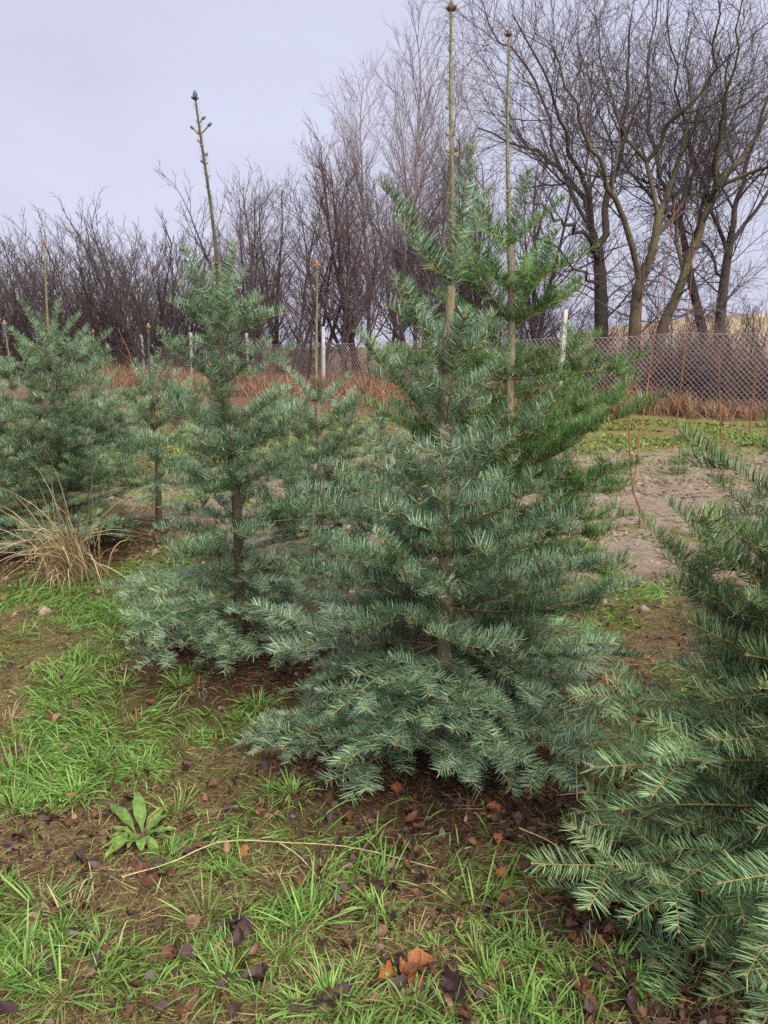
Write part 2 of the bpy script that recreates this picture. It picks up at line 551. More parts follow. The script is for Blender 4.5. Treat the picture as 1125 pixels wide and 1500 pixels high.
def fir_branch(seed, years, seg, flat, curve):
    """a fir branch along +X with +Z up: wood mesh and needle mesh"""
    rng = np.random.default_rng(seed)
    R = random.Random(seed)
    shoots, buds = [], []
    Z = Vector((0, 0, 1))

    def grow(p, d, n, sg, depth):
        for j in range(n):
            age = n - 1 - j
            L = sg * R.uniform(0.82, 1.15)
            pts = [p.copy()]
            cv = curve * (1.0 if depth == 0 else 0.7) * R.uniform(0.6, 1.4)
            for k in range(4):
                d = (d + Z * cv * 0.25 + Vector((R.gauss(0, .02), R.gauss(0, .02), R.gauss(0, .02)))).normalized()
                p = p + d * (L / 4)
                pts.append(p.copy())
            shoots.append((pts, age, depth))
            if age >= 1:
                side = d.cross(Z)
                if side.length < 1e-3:
                    side = Vector((0, 1, 0))
                upn = side.normalized().cross(d).normalized()
                for s in (-1, 1):
                    if R.random() < 0.90:
                        a = math.radians(R.uniform(42, 60))
                        sd = rotv(d, upn, s * a)
                        sd = (sd + upn * R.uniform(-0.12, 0.16)).normalized()
                        m = max(1, age - 1) if R.random() < 0.75 else age
                        grow(p, sd, min(m, 3), sg * R.uniform(0.66, 0.84), depth + 1)
                if depth == 0 and R.random() < 0.5:
                    sd = (d * 0.6 + upn * R.choice([0.6, -0.35]) + side * R.uniform(-.3, .3)).normalized()
                    grow(p, sd, 1, sg * R.uniform(0.4, 0.6), depth + 1)
        buds.append((p, d))

    grow(Vector((0, 0, 0)), Vector((1, 0, 0)), years, seg, 0)
    wood = Bag()
    new = [(s[0], np.linspace(0.0013 + 0.0009 * s[1], 0.0012 + 0.0009 * max(0, s[1] - 0.8), 5)) for s in shoots if s[1] < 1]
    old = [(s[0], np.linspace(0.0013 + 0.0011 * s[1], 0.0012 + 0.0011 * max(0, s[1] - 0.8), 5)) for s in shoots if s[1] >= 1]
    wood.polylines(new, 5, 0)
    if old:
        wood.polylines([o for o, s in zip(old, [s for s in shoots if s[1] >= 1]) if s[1] == 1] or old[:1], 5, 0)
        rest = [o for o, s in zip(old, [s for s in shoots if s[1] >= 1]) if s[1] > 1]
        if rest:
            wood.polylines(rest, 6, 1)
    for p, d in buds:
        P = [p - d * .001, p + d * .004, p + d * .008]
        V, q = tubes([[tuple(x) for x in P]], [[.0022, .0034, .0008]], 5)
        wood.add(V, q, mat=2)
        for a in (0, 2.1, 4.2):
            sd = (d + rotv(d.orthogonal().normalized(), d, a) * 0.9).normalized()
            P = [p - d * .001, p + sd * .005, p + sd * .008]
            V, q = tubes([[tuple(x) for x in P]], [[.0013, .0020, .0005]], 4)
            wood.add(V, q, mat=2)
    # needles
    bag = Bag()
    for pts, age, depth in shoots:
        P = np.array([tuple(v) for v in pts])
        L = np.sum(np.linalg.norm(np.diff(P, axis=0), axis=1))
        dens = [760, 660, 480, 250, 80, 0, 0, 0][min(age, 7)]
        if age >= 3 and depth == 0:
            dens *= 0.5
        N = int(L * dens)
        if N < 4:
            continue
        t = np.sort(rng.random(N))
        t = 0.02 + 0.98 * t
        k = np.clip((t * 4).astype(int), 0, 3)
        f = (t * 4 - k)[:, None]
        base = P[k] * (1 - f) + P[k + 1] * f
        T = nrm(P[k + 1] - P[k])
        S = nrm(np.cross(T, np.array([0, 0, 1.0]) + rng.normal(0, .02, (N, 3))))
        U = np.cross(S, T)
        sgn = np.where(rng.random(N) < 0.5, -1.0, 1.0)
        if flat:
            az = np.radians(np.where(rng.random(N) < 0.82, rng.normal(84, 12, N), rng.uniform(15, 70, N))) * sgn
        else:
            az = np.radians(np.abs(rng.normal(66, 40, N))) * sgn
        rad = U * np.cos(az)[:, None] + S * np.sin(az)[:, None]
        A = np.radians(rng.normal(66 if flat else 60, 7, N) - 34 * np.clip((t - 0.8) / 0.2, 0, 1) * (age == 0))
        D = T * np.cos(A)[:, None] + rad * np.sin(A)[:, None]
        ln = 0.051 * rng.uniform(0.72, 1.12, N) * np.interp(t, [0, .15, .8, 1], [.68, 1, .95, .72])
        ln *= np.where(np.abs(az) < 1.0, 0.82, 1.0)
        bend = rng.uniform(0.02, 0.24, N) if flat else rng.uniform(0.08, 0.62, N)
        cur = U * 1.0 - T * 0.1 if not flat else U * 0.35 + T * 0.5
        wd = T - D * np.sum(T * D, 1, keepdims=True) + rng.normal(0, .22, (N, 3))
        wid = rng.uniform(.0021, .0029, N)
        s = np.array([0, .5, 1.0])
        pt = base[:, None] + D[:, None] * (ln[:, None] * s)[..., None] + cur[:, None] * (ln[:, None] * bend[:, None] * s ** 2)[..., None]
        w = nrm(wd) * (wid * .5)[:, None]
        V = np.stack([pt[:, 0] - w * .7, pt[:, 0] + w * .7, pt[:, 1] + w, pt[:, 1] - w, pt[:, 2] + w * .3, pt[:, 2] - w * .3], 1)
        i = np.arange(N)[:, None] * 6
        q = np.concatenate([i + np.array([[0, 1, 2, 3]]), i + np.array([[3, 2, 4, 5]])])
        vv = np.clip(rng.normal(0.56 - 0.10 * min(age, 4), 0.23, N) + rng.normal(0, .10), 0, 1)
        bag.add(V.reshape(-1, 3), q, v=np.repeat(vv, 6), t=np.tile([0, 0, .5, .5, 1, 1], N))
    tip = max(math.hypot(v[0], v[2]) for v in (tuple(b[0]) for b in buds))
    return wood.mesh('branch', [M_TWIG, M_OLDTWIG, M_BUD]), bag.mesh('needles', [NEEDLE['blue']], smooth=False), tip


SEG = 0.17
PROTO = {}


def protos(flat, n, seg):
    key = (flat, n, round(seg / 0.03))
    if key not in PROTO:
        PROTO[key] = [fir_branch(100 + flat * 500 + n * 20 + k + 7 * key[2], n, key[2] * 0.03, flat,
                                 (0.14 if not flat else (0.03, -0.05, 0.10, 0.0)[k % 4])) for k in range(4 if n < 5 else 3)]
    return PROTO[key]



def bud_mesh(mat, r=0.007, l=0.02, name='bud'):
    P = [(0, 0, -0.003), (0, 0, l * .25), (0, 0, l * .6), (0, 0, l * .9), (0, 0, l)]
    V, q = tubes([P], [[r * .6, r, r * .9, r * .45, r * .05]], 8)
    b = Bag(); b.add(V, q)
    return b.mesh(name, [mat])


BUDS = {k: bud_mesh(m) for k, m in (('orange', M_BUD), ('teal', M_BUDTEAL), ('red', M_BUDRED))}


def fir(name, label, base, H, top, whorls, colour, r0, seed, bud='orange', barkm=M_FIRBARK, group='fir trees of the plantation',
        extra=14, lean=(0, 0), flatbelow=0.75, leader_buds=(), twin=False, detail=True):
    """whorls: (height, count, elevation deg, branch length m)"""
    R = random.Random(seed)
    rng = np.random.default_rng(seed)
    x, y = base
    zb = gz(x, y)
    root = empty(name, (x, y, zb), label, 'fir tree', group)
    lx, ly = lean

    def axis_at(z):
        u = z / H
        return Vector((lx * u * u + 0.008 * math.sin(z * 5 + seed), ly * u * u + 0.008 * math.cos(z * 4 + seed), z))
    zs = np.concatenate([np.linspace(-0.06, top, 26), np.linspace(top, H, 22)[1:]])
    pts, rad = [], []
    for z in zs:
        u = max(z, 0) / H
        r = r0 * (1 - u) ** 0.9 * 0.93 + 0.0052
        if z > top:
            r = np.interp(z, [top, H], [r0 * (1 - top / H) ** .9 * .62 + .0036, 0.0036])
        for w in whorls:
            r *= 1 + 0.13 * math.exp(-((z - w[0]) / 0.012) ** 2)
        if z < 0.1:
            r *= 1 + 0.3 * (0.1 - z) / 0.1
        pts.append(tuple(axis_at(z))); rad.append(r)
    b = Bag()
    V, q = tubes([pts], [rad], 12)
    b.add(V, q)
    obj('trunk', b.mesh('trunk', [barkm]), root)
    # short needles standing along the leader
    nl = int((H - top) * (520 if detail else 220))
    zz = rng.uniform(top - .05, H - .01, nl)
    a = rng.uniform(0, 2 * math.pi, nl)
    bs = np.array([tuple(axis_at(z)) for z in zz])
    outw = np.stack([np.cos(a), np.sin(a), np.zeros(nl)], 1)
    bs = bs + outw * 0.004
    V, q, t, v = blades(bs, outw * 0.75 + np.array([0, 0, .75]), rng.uniform(.010, .028, nl) * np.interp(zz, [top, top + .25, H], [2.2, 1.35, .95]), np.full(nl, .0018), np.full(nl, -.1), rng, 2)
    lb = Bag(); lb.add(V, q, t=t, v=v)
    obj('leader_needles', lb.mesh('leader_needles', [NEEDLE[colour]], False), root, kind='stuff')
    # buds at the top and along the leader
    bm = BUDS[bud]
    tip = axis_at(H)
    obj('bud', bm, root, tip, scale=1.15 if detail else 1.5)
    for k in range(5 if detail else 3):
        az = k * 1.256 + R.random()
        obj('bud', bm, root, tip - Vector((0, 0, 0.006)) + Vector((math.cos(az), math.sin(az), 0)) * .006, (0.95 * math.cos(az + math.pi / 2), 0.95 * math.sin(az + math.pi / 2), 0), R.uniform(.7, .9))
    for z in leader_buds:
        az = R.uniform(0, 6.28)
        obj('bud', BUDS['orange'], root, axis_at(z) + Vector((math.cos(az), math.sin(az), 0)) * .008, (0.9 * math.cos(az + math.pi / 2), 0.9 * math.sin(az + math.pi / 2), 0), R.uniform(.55, .8))

    def put(z, az, el, ln, flat, n=None):
        n = n or int(np.clip(round(ln / SEG), 1, 6))
        w, nd, tipd = R.choice(protos(flat, n, ln / n if n < 3 else SEG))
        sc = float(np.clip(ln / tipd, 0.75, 1.25))
        o = obj('branch', w, root, axis_at(z), scale=sc)
        o.rotation_mode = 'QUATERNION'
        qz = Quaternion((0, 0, 1), az) @ Quaternion((0, 1, 0), -el) @ Quaternion((1, 0, 0), R.uniform(-.5, .5))
        o.rotation_quaternion = qz
        nn = obj('needles', nd, o, kind='stuff')
        setmat(nn, 0, NEEDLE[colour])
    for i, (z, cnt, el, ln, *yr) in enumerate(whorls):
        a0 = R.uniform(0, 6.28)
        for k in range(cnt):
            put(z + R.uniform(-.018, .018), a0 + k * 2 * math.pi / cnt + R.uniform(-.22, .22), math.radians(el + R.uniform(-13, 13)),
                ln * R.uniform(.68, 1.18), 1 if z < flatbelow else 0, yr[0] if yr else None)
    hs = [w[0] for w in whorls]
    for k in range(extra):
        i = R.randrange(1 if k % 8 == 0 else min(3, len(whorls) - 2), len(whorls) - 1)
        u = R.random()
        z = hs[i] * (1 - u) + hs[i + 1] * u
        el = whorls[i][2] * (1 - u) + whorls[i + 1][2] * u
        ln = (whorls[i][3] * (1 - u) + whorls[i + 1][3] * u) * R.uniform(.4, .75)
        put(z, R.uniform(0, 6.28), math.radians(el + R.uniform(-15, 12)), ln, 1 if z < flatbelow else 0)
    return root


fir('fir_tree', 'tallest blue-green fir, reddish buds on its long bare leader, before the fresh green fir',
    (0.22, 2.72), 2.59, 1.735,
    [(1.735, 5, 55, .40, 1), (1.46, 6, 40, .36, 2), (1.25, 6, 32, .42, 3), (1.05, 7, 26, .44), (0.92, 9, 17, .50), (0.80, 9, 11, .54), (0.70, 9, 6, .60), (0.60, 9, 2, .66), (0.48, 10, -5, .72), (0.36, 11, -9, .72), (0.26, 10, -9, .68), (0.16, 8, -4, .58)],
    'blue', 0.028, 11, bud='red', extra=44, leader_buds=(1.80, 1.82, 1.86, 1.88, 1.95, 2.02, 2.04, 2.1, 2.16, 2.17, 2.22, 2.3, 2.38), flatbelow=0.6)
fir('fir_tree', 'blue-green fir with round teal buds at its tip, between straw clump and tallest fir',
    (-0.72, 3.70), 2.60, 1.66,
    [(1.66, 6, 52, .34, 1), (1.60, 8, 24, .30, 2), (1.34, 6, 28, .36, 3), (1.16, 7, 22, .42), (1.02, 8, 15, .48), (0.86, 8, 8, .52), (0.70, 8, 2, .54), (0.52, 5, -4, .52), (0.36, 9, -5, .60), (0.22, 9, -3, .60)],
    'blue', 0.025, 23, bud='teal', extra=28, lean=(-0.10, 0.0), leader_buds=(2.28, 2.33, 2.4, 2.42, 2.0, 1.9), barkm=M_FIRBARKDARK, flatbelow=0.45)
TEAL = bpy.data.objects['fir_tree.001']
for z, az, l, sc in ((2.50, .2, .022, 1.0), (2.45, 2.9, .042, 1.0), (2.455, .0, .05, 1.05), (2.36, .5, .010, .9), (2.33, 3.0, .010, .8), (2.60, 0, 0, 1.5)):
    u = z / 2.6
    c = Vector((-0.10 * u * u + 0.008 * math.sin(z * 5 + 23), 0.008 * math.cos(z * 4 + 23), z))
    d = Vector((math.cos(az) * .75, math.sin(az) * .75, .62)) if l else Vector((0, 0, 1))
    sh = None
    if l:
        b = Bag(); b.polylines([([c, c + d * l * .5 + Vector((0, 0, -.004)), c + d * l], [.0045, .004, .004])], 6)
        sh = obj('side_shoot', b.mesh('side_shoot', [M_TWIG]), TEAL)
    bo = obj('bud', BUDS['teal'], TEAL, c + d * l, scale=sc)
    bo.rotation_mode = 'QUATERNION'
    bo.rotation_quaternion = Vector((0, 0, 1)).rotation_difference(d)
fir('fir_tree', 'fresh green fir standing just behind the tallest fir',
    (0.59, 3.55), 2.82, 1.98,
    [(1.98, 5, 34, .32, 1), (1.80, 6, 30, .36, 1), (1.64, 7, 22, .46, 2), (1.42, 8, 12, .54, 3), (1.16, 9, 8, .66), (0.98, 9, 3, .70), (0.80, 9, -3, .70), (0.62, 9, -8, .68), (0.36, 8, -12, .64)],
    'green', 0.030, 37, bud='red', lean=(-0.08, 0), extra=60, flatbelow=.45, leader_buds=(2.2, 2.4))
fir('fir_tree', 'olive green fir spreading low branches over grass and leaves beside the tallest fir',
    (1.10, 1.72), 2.10, 1.44,
    [(1.44, 5, 46, .36, 1), (1.28, 6, 30, .36, 2), (1.14, 8, 18, .40, 3), (1.03, 10, 13, .46), (0.92, 12, 12, .54), (0.80, 12, 7, .56), (0.69, 11, 3, .57), (0.58, 10, -2, .57), (0.44, 11, -6, .60), (0.31, 11, -8, .62), (0.20, 10, -6, .60), (0.11, 7, 1, .52)],
    'olive', 0.030, 41, extra=70, leader_buds=(1.7, 1.9), flatbelow=0.8)
fir('fir_tree', 'bushy blue-green fir rising from a clump of bleached straw',
    (-2.46, 5.85), 2.29, 1.58,
    [(1.56, 6, 50, .34, 1), (1.36, 8, 34, .46, 2), (1.18, 9, 24, .54, 3), (1.0, 9, 14, .62), (0.82, 10, 8, .70), (0.64, 10, 2, .74), (0.48, 11, -4, .74), (0.34, 11, -8, .72), (0.20, 10, -6, .66)],
    'blue', 0.030, 53, extra=34, leader_buds=(1.7, 1.8, 2.0), detail=False, flatbelow=.4)
fir('fir_tree', 'small blue-green fir with dark bare lower trunk, behind the straw clump',
    (-1.93, 6.50), 1.70, 1.19,
    [(1.19, 5, 50, .34, 1), (1.02, 7, 26, .46, 2), (0.88, 8, 16, .54), (0.72, 7, 8, .56), (0.42, 6, -4, .52)],
    'blue', 0.026, 61, extra=12, barkm=M_FIRBARKDARK, detail=False, flatbelow=.3)
fir('fir_tree', 'blue-green fir with very long thin leader before a white fence post',
    (-0.44, 5.20), 2.06, 1.16,
    [(1.16, 5, 34, .40, 1), (0.98, 7, 22, .46, 2), (0.80, 9, 12, .54), (0.62, 9, 6, .60), (0.44, 9, 0, .62), (0.28, 8, -5, .60)],
    'blue', 0.026, 67, extra=20, leader_buds=(1.3, 1.9), detail=False, flatbelow=.3)
for px, py, D, H, sd, lab in ((8, 470, 6.6, 1.75, 71, 'blue-green fir beyond the bushy fir with straw at its foot'),
                              (-70, 440, 5.6, 2.0, 73, 'blue-green fir whose outer branches meet the bushy fir'),
                              (137, 490, 9.6, 1.72, 79, 'slender small fir before the row of far fence posts'),
                              (1330, 600, 3.6, 1.55, 83, 'small fir behind the olive green fir'),
                              (300, 560, 8.6, 1.2, 89, 'short fir half hidden behind the fir with teal buds'),
                              (560, 600, 7.4, 1.1, 97, 'short fir on the sand behind the tallest fir')):
    p = at(px, py, D)
    k = H / 1.75
    fir('fir_tree', lab, (p.x, D), H, H * .68,
        [(1.19 * k, 4, 48, .32 * k), (1.0 * k, 6, 28, .44 * k), (.8 * k, 7, 14, .52 * k), (.58 * k, 7, 4, .58 * k), (.34 * k, 7, -4, .56 * k)],
        'blue', 0.022, sd, extra=8, detail=False)

# ------------------------------------------------------------------ bare trees
def polyline(R, p, d, L, r, n, wander, up, r1=0.35):
    pts, rad = [p.copy()], [r]
    for i in range(n - 1):
        d = (d + Vector((R.gauss(0, wander), R.gauss(0, wander), R.gauss(0, wander) + up))).normalized()
        p = p + d * (L / (n - 1))
        pts.append(p.copy()); rad.append(r * (1 - (1 - r1) * (i + 1) / (n - 1)))
    return pts, rad


def sprout(R, parents, count, lratio, ang, n, wander, up, rr, t0=0.25, rmin=0.004, minL=0.15, maxL=9):
    """children along the parents; count per parent scales with its length if it is a float"""
    out = []
    for pts, rad in parents:
        Lp = sum((pts[i + 1] - pts[i]).length for i in range(len(pts) - 1))
        c = count if isinstance(count, int) else max(2, int(round(count * Lp)))
        for i in range(c):
            t = t0 + (1 - t0) * (i + R.random()) / c
            f = t * (len(pts) - 1)
            k = min(int(f), len(pts) - 2)
            f -= k
            p = pts[k].lerp(pts[k + 1], f)
            d = (pts[k + 1] - pts[k]).normalized()
            r = (rad[k] * (1 - f) + rad[k + 1] * f)
            ax = rotv(d.orthogonal().normalized(), d, R.uniform(0, 6.283))
            nd = rotv(d, ax, math.radians(R.uniform(*ang)))
            L = min(maxL, max(minL, Lp * R.uniform(*lratio) * (1.15 - 0.65 * t)))
            out.append(polyline(R, p, nd, L, max(rmin, r * R.uniform(*rr)), n, wander, up))
    return out


def tree_meshes(trunk, limbs, twig_levels, barkm, limbm, twigm):
    tb = Bag(); tb.polylines(trunk, 10)
    lm = []
    for l in limbs:
        b = Bag(); b.polylines([l], 7); lm.append(b.mesh('limb', [limbm]))
    cb = Bag()
    for i, lev in enumerate(twig_levels):
        cb.polylines(lev, 5 if i == 0 else 3)
    return tb.mesh('trunk', [barkm]), lm, cb.mesh('crown', [twigm])


def place_tree(name, meshes, loc, rz, s, label, group, cat='tree', mats=None, sz=None):
    t, ls, c = meshes
    o = empty(name, loc, label, cat, group, rz)
    o.scale = (s, s, sz or s)
    obj('trunk', t, o)
    for l in ls:
        obj('limb', l, o)
    obj('crown', c, o, kind='stuff')
    return o


def spline(pts, n):
    """resample a polyline smoothly"""
    P = np.array([tuple(p) for p in pts])
    m = len(P)
    E = np.concatenate([[2 * P[0] - P[1]], P, [2 * P[-1] - P[-2]]])
    out = []
    for u in np.linspace(0, m - 1 - 1e-6, n):
        k = int(u); f = u - k
        a, b, c, d = E[k], E[k + 1], E[k + 2], E[k + 3]
        out.append(Vector(0.5 * (2 * b + (c - a) * f + (2 * a - 5 * b + 4 * c - d) * f * f + (3 * b - a - 3 * c + d) * f ** 3)))
    return out


def big_tree(label, D, trunk_px, rt, limbs_px, seed, barkm, twigm, dens=1.0):
    R = random.Random(seed)
    base = at(*trunk_px[0], D)
    base.z = -0.15
    tp = [base] + [at(x, y, D + R.uniform(-.15, .15)) for x, y in trunk_px[1:]]
    o = Vector((base.x, D, 0))
    tp = spline([p - o for p in tp], 12)
    trunk = [(tp, list(np.linspace(rt * 1.15, rt * 0.68, 12)))]
    limbs = []
    for spec in limbs_px:
        dep = spec[0]; r = spec[1]
        ps = [at(x, y, D + dep * i / (len(spec) - 3)) - o for i, (x, y) in enumerate(spec[2:])]
        # start inside the trunk or limb that carries it
        src = [p for t in trunk + limbs for p in t[0]]
        near = min(src, key=lambda q: (q - ps[0]).length)
        ps = [near] + ps[1:]
        pl = spline(ps, 14)
        pl = [p + Vector((R.gauss(0, .05), R.gauss(0, .08), R.gauss(0, .05))) if 0 < i else p for i, p in enumerate(pl)]
        limbs.append((pl, list(np.linspace(r * .85, r * .16, 14))))
    l2 = sprout(R, limbs, 2.1 * dens, (.3, .6), (25, 58), 8, .11, .05, (.3, .5), 0.10, .011)
    l2 += sprout(R, trunk, 12, (.4, .9), (40, 80), 7, .14, .02, (.10, .18), 0.35, .010)
    l3 = sprout(R, l2, 4.2, (.32, .65), (25, 60), 6, .12, .05, (.4, .6), 0.12, .007, .35)
    l4 = sprout(R, l3, 5.0, (.3, .75), (25, 55), 4, .10, .05, (.5, .65), 0.12, .0046, .2)
    me = tree_meshes(trunk, limbs, [l2, l3, l4], barkm, barkm, twigm)
    return place_tree('bare_tree', me, o, 0, 1, label, 'bare trees behind the fence')


big_tree('bare dark-barked tree nearest the white post, limbs fanning over the fence', 22.5, [(884, 560), (880, 430), (876, 362)], .20,
         [(2.5, .12, (876, 362), (861, 300), (839, 266), (806, 236), (761, 206), (700, 190)),
          (-2.5, .085, (876, 380), (861, 352), (831, 331), (806, 311), (766, 292)),
          (1.0, .13, (878, 362), (889, 291), (901, 236), (917, 166), (917, 100), (922, 20)),
          (-2.0, .10, (874, 330), (861, 271), (841, 241), (821, 176), (801, 120), (755, 20)),
          (3.5, .07, (872, 340), (820, 240), (790, 130), (735, 60), (700, -20)),
          (-3, .06, (884, 420), (850, 400), (800, 350), (770, 345))], 3, M_DARKBARK, M_TWIGS)
big_tree('bare tree with forked olive-brown trunk behind the chain link', 21.5, [(930, 570), (929, 500), (934, 427), (942, 402)], .175,
         [(1.5, .14, (942, 402), (962, 331), (982, 271), (997, 221), (1007, 151), (1007, 40)),
          (-2.0, .10, (934, 410), (906, 301), (881, 251), (856, 201), (841, 141), (811, 60)),
          (2.5, .08, (970, 310), (942, 236), (911, 196), (891, 126), (871, 20)),
          (-1.5, .07, (1000, 210), (1030, 130), (1050, 50), (1060, -40)),
          (3, .06, (960, 335), (1000, 300), (1040, 250), (1060, 160))], 5, M_OLIVEBARK, M_TWIGS)
big_tree('bare tree with long olive trunk leaning away from its forked neighbour', 22.0, [(958, 570), (968, 490), (992, 432), (1014, 365)], .15,
         [(1.0, .13, (1014, 365), (1030, 325), (1052, 271), (1092, 221), (1125, 166), (1160, 60)),
          (-2.5, .08, (1042, 291), (1052, 221), (1062, 151), (1082, 75), (1090, -20)),
          (2.5, .07, (1000, 400), (990, 330), (1012, 240), (1022, 150), (1057, 50)),
          (-1.5, .07, (1060, 265), (1110, 250), (1160, 230), (1200, 170))], 7, M_OLIVEBARK, M_TWIGS)
big_tree('bare dark tree with upright stem above the tan rise', 24.5, [(1050, 560), (1054, 480), (1062, 402), (1072, 341)], .16,
         [(1.0, .11, (1072, 341), (1087, 261), (1122, 151), (1150, 40)),
          (-2.0, .08, (1066, 380), (1040, 300), (1010, 200), (985, 110), (975, -10)),
          (2, .08, (1070, 350), (1120, 290), (1170, 200), (1190, 80)),
          (2.5, .06, (1064, 410), (1030, 360), (990, 320), (950, 250))], 9, M_DARKBARK, M_TWIGS)
big_tree('bare dark tree leaning towards the forked olive tree', 25.5, [(1040, 560), (1030, 490), (1012, 410), (1002, 352)], .15,
         [(1.0, .11, (1002, 352), (987, 301), (962, 241), (950, 120), (965, -20)),
          (-1.5, .08, (1008, 390), (1030, 300), (1060, 180), (1070, 40)),
          (2.0, .07, (995, 330), (930, 260), (880, 170), (850, 70))], 13, M_DARKBARK, M_TWIGS)


def thicket_tree(seed, H, r, stems, lean, lratio, ang, dens=1.0, twig=(.009, .0062), up=.05):
    R = random.Random(seed)
    trunk, limbs = [], []
    for s in range(stems):
        az = R.uniform(0, 6.283)
        ln = lean * R.uniform(.5, 1.2)
        d = Vector((math.cos(az) * ln, math.sin(az) * ln, 1)).normalized()
        pl = polyline(R, Vector((math.cos(az) * .12 * (stems > 1), math.sin(az) * .12 * (stems > 1), -.2)), d, H * R.uniform(.8 if stems < 5 else .9, 1.0), r * R.uniform(.7, 1), 14, .045 if stems < 5 else .03, .02, .12)
        (trunk if s == 0 else limbs).append(pl)
    l1 = sprout(R, trunk + limbs, 2.0 * dens, lratio, ang, 8, .08, up, (.35, .55), .14, .014)
    l2 = sprout(R, l1, 3.2 * dens, (.3, .6), (22, 55), 6, .1, up, (.4, .6), .12, twig[0], .35)
    l3 = sprout(R, l2, 5.2, (.3, .7), (22, 50), 4, .1, up, (.5, .65), .12, twig[1], .25)
    return trunk, limbs, [l1, l2, l3]


THICK = [tree_meshes(*thicket_tree(200 + k, 9.0, .12, st, .28, (.25, .45), (22, 48)), M_DARKBARK, M_DARKBARK, M_TWIGSRED if k % 2 else M_TWIGS) for k, st in enumerate((2, 3, 2, 1))]
BIRCHM = [tree_meshes(*thicket_tree(260 + k, 14.0, .15, 1, .04, (.20, .36), (22, 42), 1.7, (.0075, .0050), .06), M_BIRCH, M_BIRCH, M_TWIGSGREY) for k in range(2)]
SHRUBM = [tree_meshes(*thicket_tree(300 + k, 6.6, .065, 13, .62, (.25, .42), (20, 42), .75, (.010, .007), .05), M_DARKBARK, M_DARKBARK, M_TWIGS) for k in range(2)]


def z_at(py, D):
    return at(562, py, D).z


R0 = random.Random(77)
birches = [(588, 14, 31, 'birch with pale slender stem, second in its row of four'), (635, 0, 30, 'tallest birch, pale stem beside the dark-barked tree'), (540, 70, 33, 'shortest birch at the end of the birch row'), (612, 40, 35, 'birch set back between the two tallest birches')]
for i, (px, top, D, lab) in enumerate(birches):
    p = at(px, 500, D)
    place_tree('birch_tree', BIRCHM[i % 2], (p.x, D, 0), R0.uniform(0, 6.28), z_at(top, D) / 14.2, lab, 'birches', sz=z_at(top, D) / 13.6)
for px, top, D in ((385, 200, 31), (345, 265, 33), (425, 235, 30), (460, 230, 32), (500, 190, 29), (535, 205, 31), (575, 230, 29), (610, 215, 28), (650, 240, 30), (690, 200, 29), (740, 190, 28),
                   (410, 275, 35), (480, 260, 36), (620, 280, 26), (780, 210, 31), (365, 300, 29), (445, 300, 27), (520, 260, 35), (720, 230, 33)):
    p = at(px, 500, D)
    place_tree('bare_tree', THICK[R0.randrange(4)], (p.x, D, 0), R0.uniform(0, 6.28), z_at(top, D) / 9.0,
               'slender dark bare tree of the thicket between the birches and the broad bare bushes', 'slender trees of the thicket')
for px, top, D in ((150, 318, 39), (215, 300, 38), (262, 330, 40), (305, 350, 37), (110, 330, 42), (30, 350, 43), (-25, 345, 42), (75, 362, 45), (-90, 340, 44), (340, 380, 38), (185, 345, 44), (240, 350, 36), (130, 370, 38), (60, 385, 40), (0, 380, 40), (290, 390, 35)):
    p = at(px, 500, D)
    place_tree('bare_bush', SHRUBM[R0.randrange(2)], (p.x, D, 0), R0.uniform(0, 6.28), z_at(top, D) / 6.3,
               'broad bare multi-stemmed bush with dense purplish twigs behind the far fence', 'broad bare bushes', 'bush')

for px, top, D, lab in ((800, 420, 26, 'dense low bare bush beside the white post'), (850, 425, 29, 'dense low bare bush behind the dark-barked tree'), (905, 440, 27, 'low bare bush between dark and olive trunks'),
                        (985, 445, 28, 'low bare bush below the leaning olive tree'), (1040, 440, 27, 'low bare bush at the foot of the upright dark tree'), (1100, 430, 26, 'low bare bush past the upright dark tree'), (1150, 430, 25, 'low bare bush at the fence end'),
                        (750, 400, 30, 'low bare bush behind the fresh green fir')):
    p = at(px, 500, D)
    place_tree('bare_bush', SHRUBM[R0.randrange(2)], (p.x, D, 0), R0.uniform(0, 6.28), z_at(top, D) / 6.3, lab, 'low bushes behind the fence', 'bush')

# low bushes and brambles directly behind the fence
LOWM = []
for k in range(3):
    R = random.Random(400 + k)
    st = [polyline(R, Vector((R.gauss(0, .35), R.gauss(0, .25), -.05)), Vector((R.gauss(0, .5), R.gauss(0, .4), 1)).normalized(), R.uniform(1.2, 2.4), .012, 7, .12, -.03, .3) for i in range(34)]
    t1 = sprout(R, st, 8, (.25, .5), (25, 60), 4, .12, 0, (.5, .7), .2, .0055)
    t2 = sprout(R, t1, 4, (.3, .6), (25, 60), 3, .1, 0, (.5, .7), .2, .0045)
    b1 = Bag(); b1.polylines(st, 4)
    b2 = Bag(); b2.polylines(t1, 3); b2.polylines(t2, 3)
    LOWM.append((b1.mesh('stems', [M_BRAMBLE]), b2.mesh('crown', [M_TWIGSRED])))

FENCE = [(1500, 15.5), (1330, 16.6), (1150, 17.8), (1000, 18.8), (822, 20.2), (640, 23.2), (473, 27), (365, 30), (280, 33), (211, 36), (157, 40), (110, 44.5), (35, 51), (-60, 58)]
FP = [Vector((at(px, 520, D).x, D, 0)) for px, D in FENCE]
flen = np.concatenate([[0], np.cumsum([(FP[i + 1] - FP[i]).length for i in range(len(FP) - 1)])])


def fence_at(s):
    i = int(np.clip(np.searchsorted(flen, s) - 1, 0, len(FP) - 2))
    u = (s - flen[i]) / (flen[i + 1] - flen[i])
    return FP[i].lerp(FP[i + 1], u)


def behind(p):
    return 'the broad bare trees' if p.x > 2.5 else 'the birches' if p.x > -2.5 else 'the slender thicket' if p.x > -8 else 'the broad bare bushes'


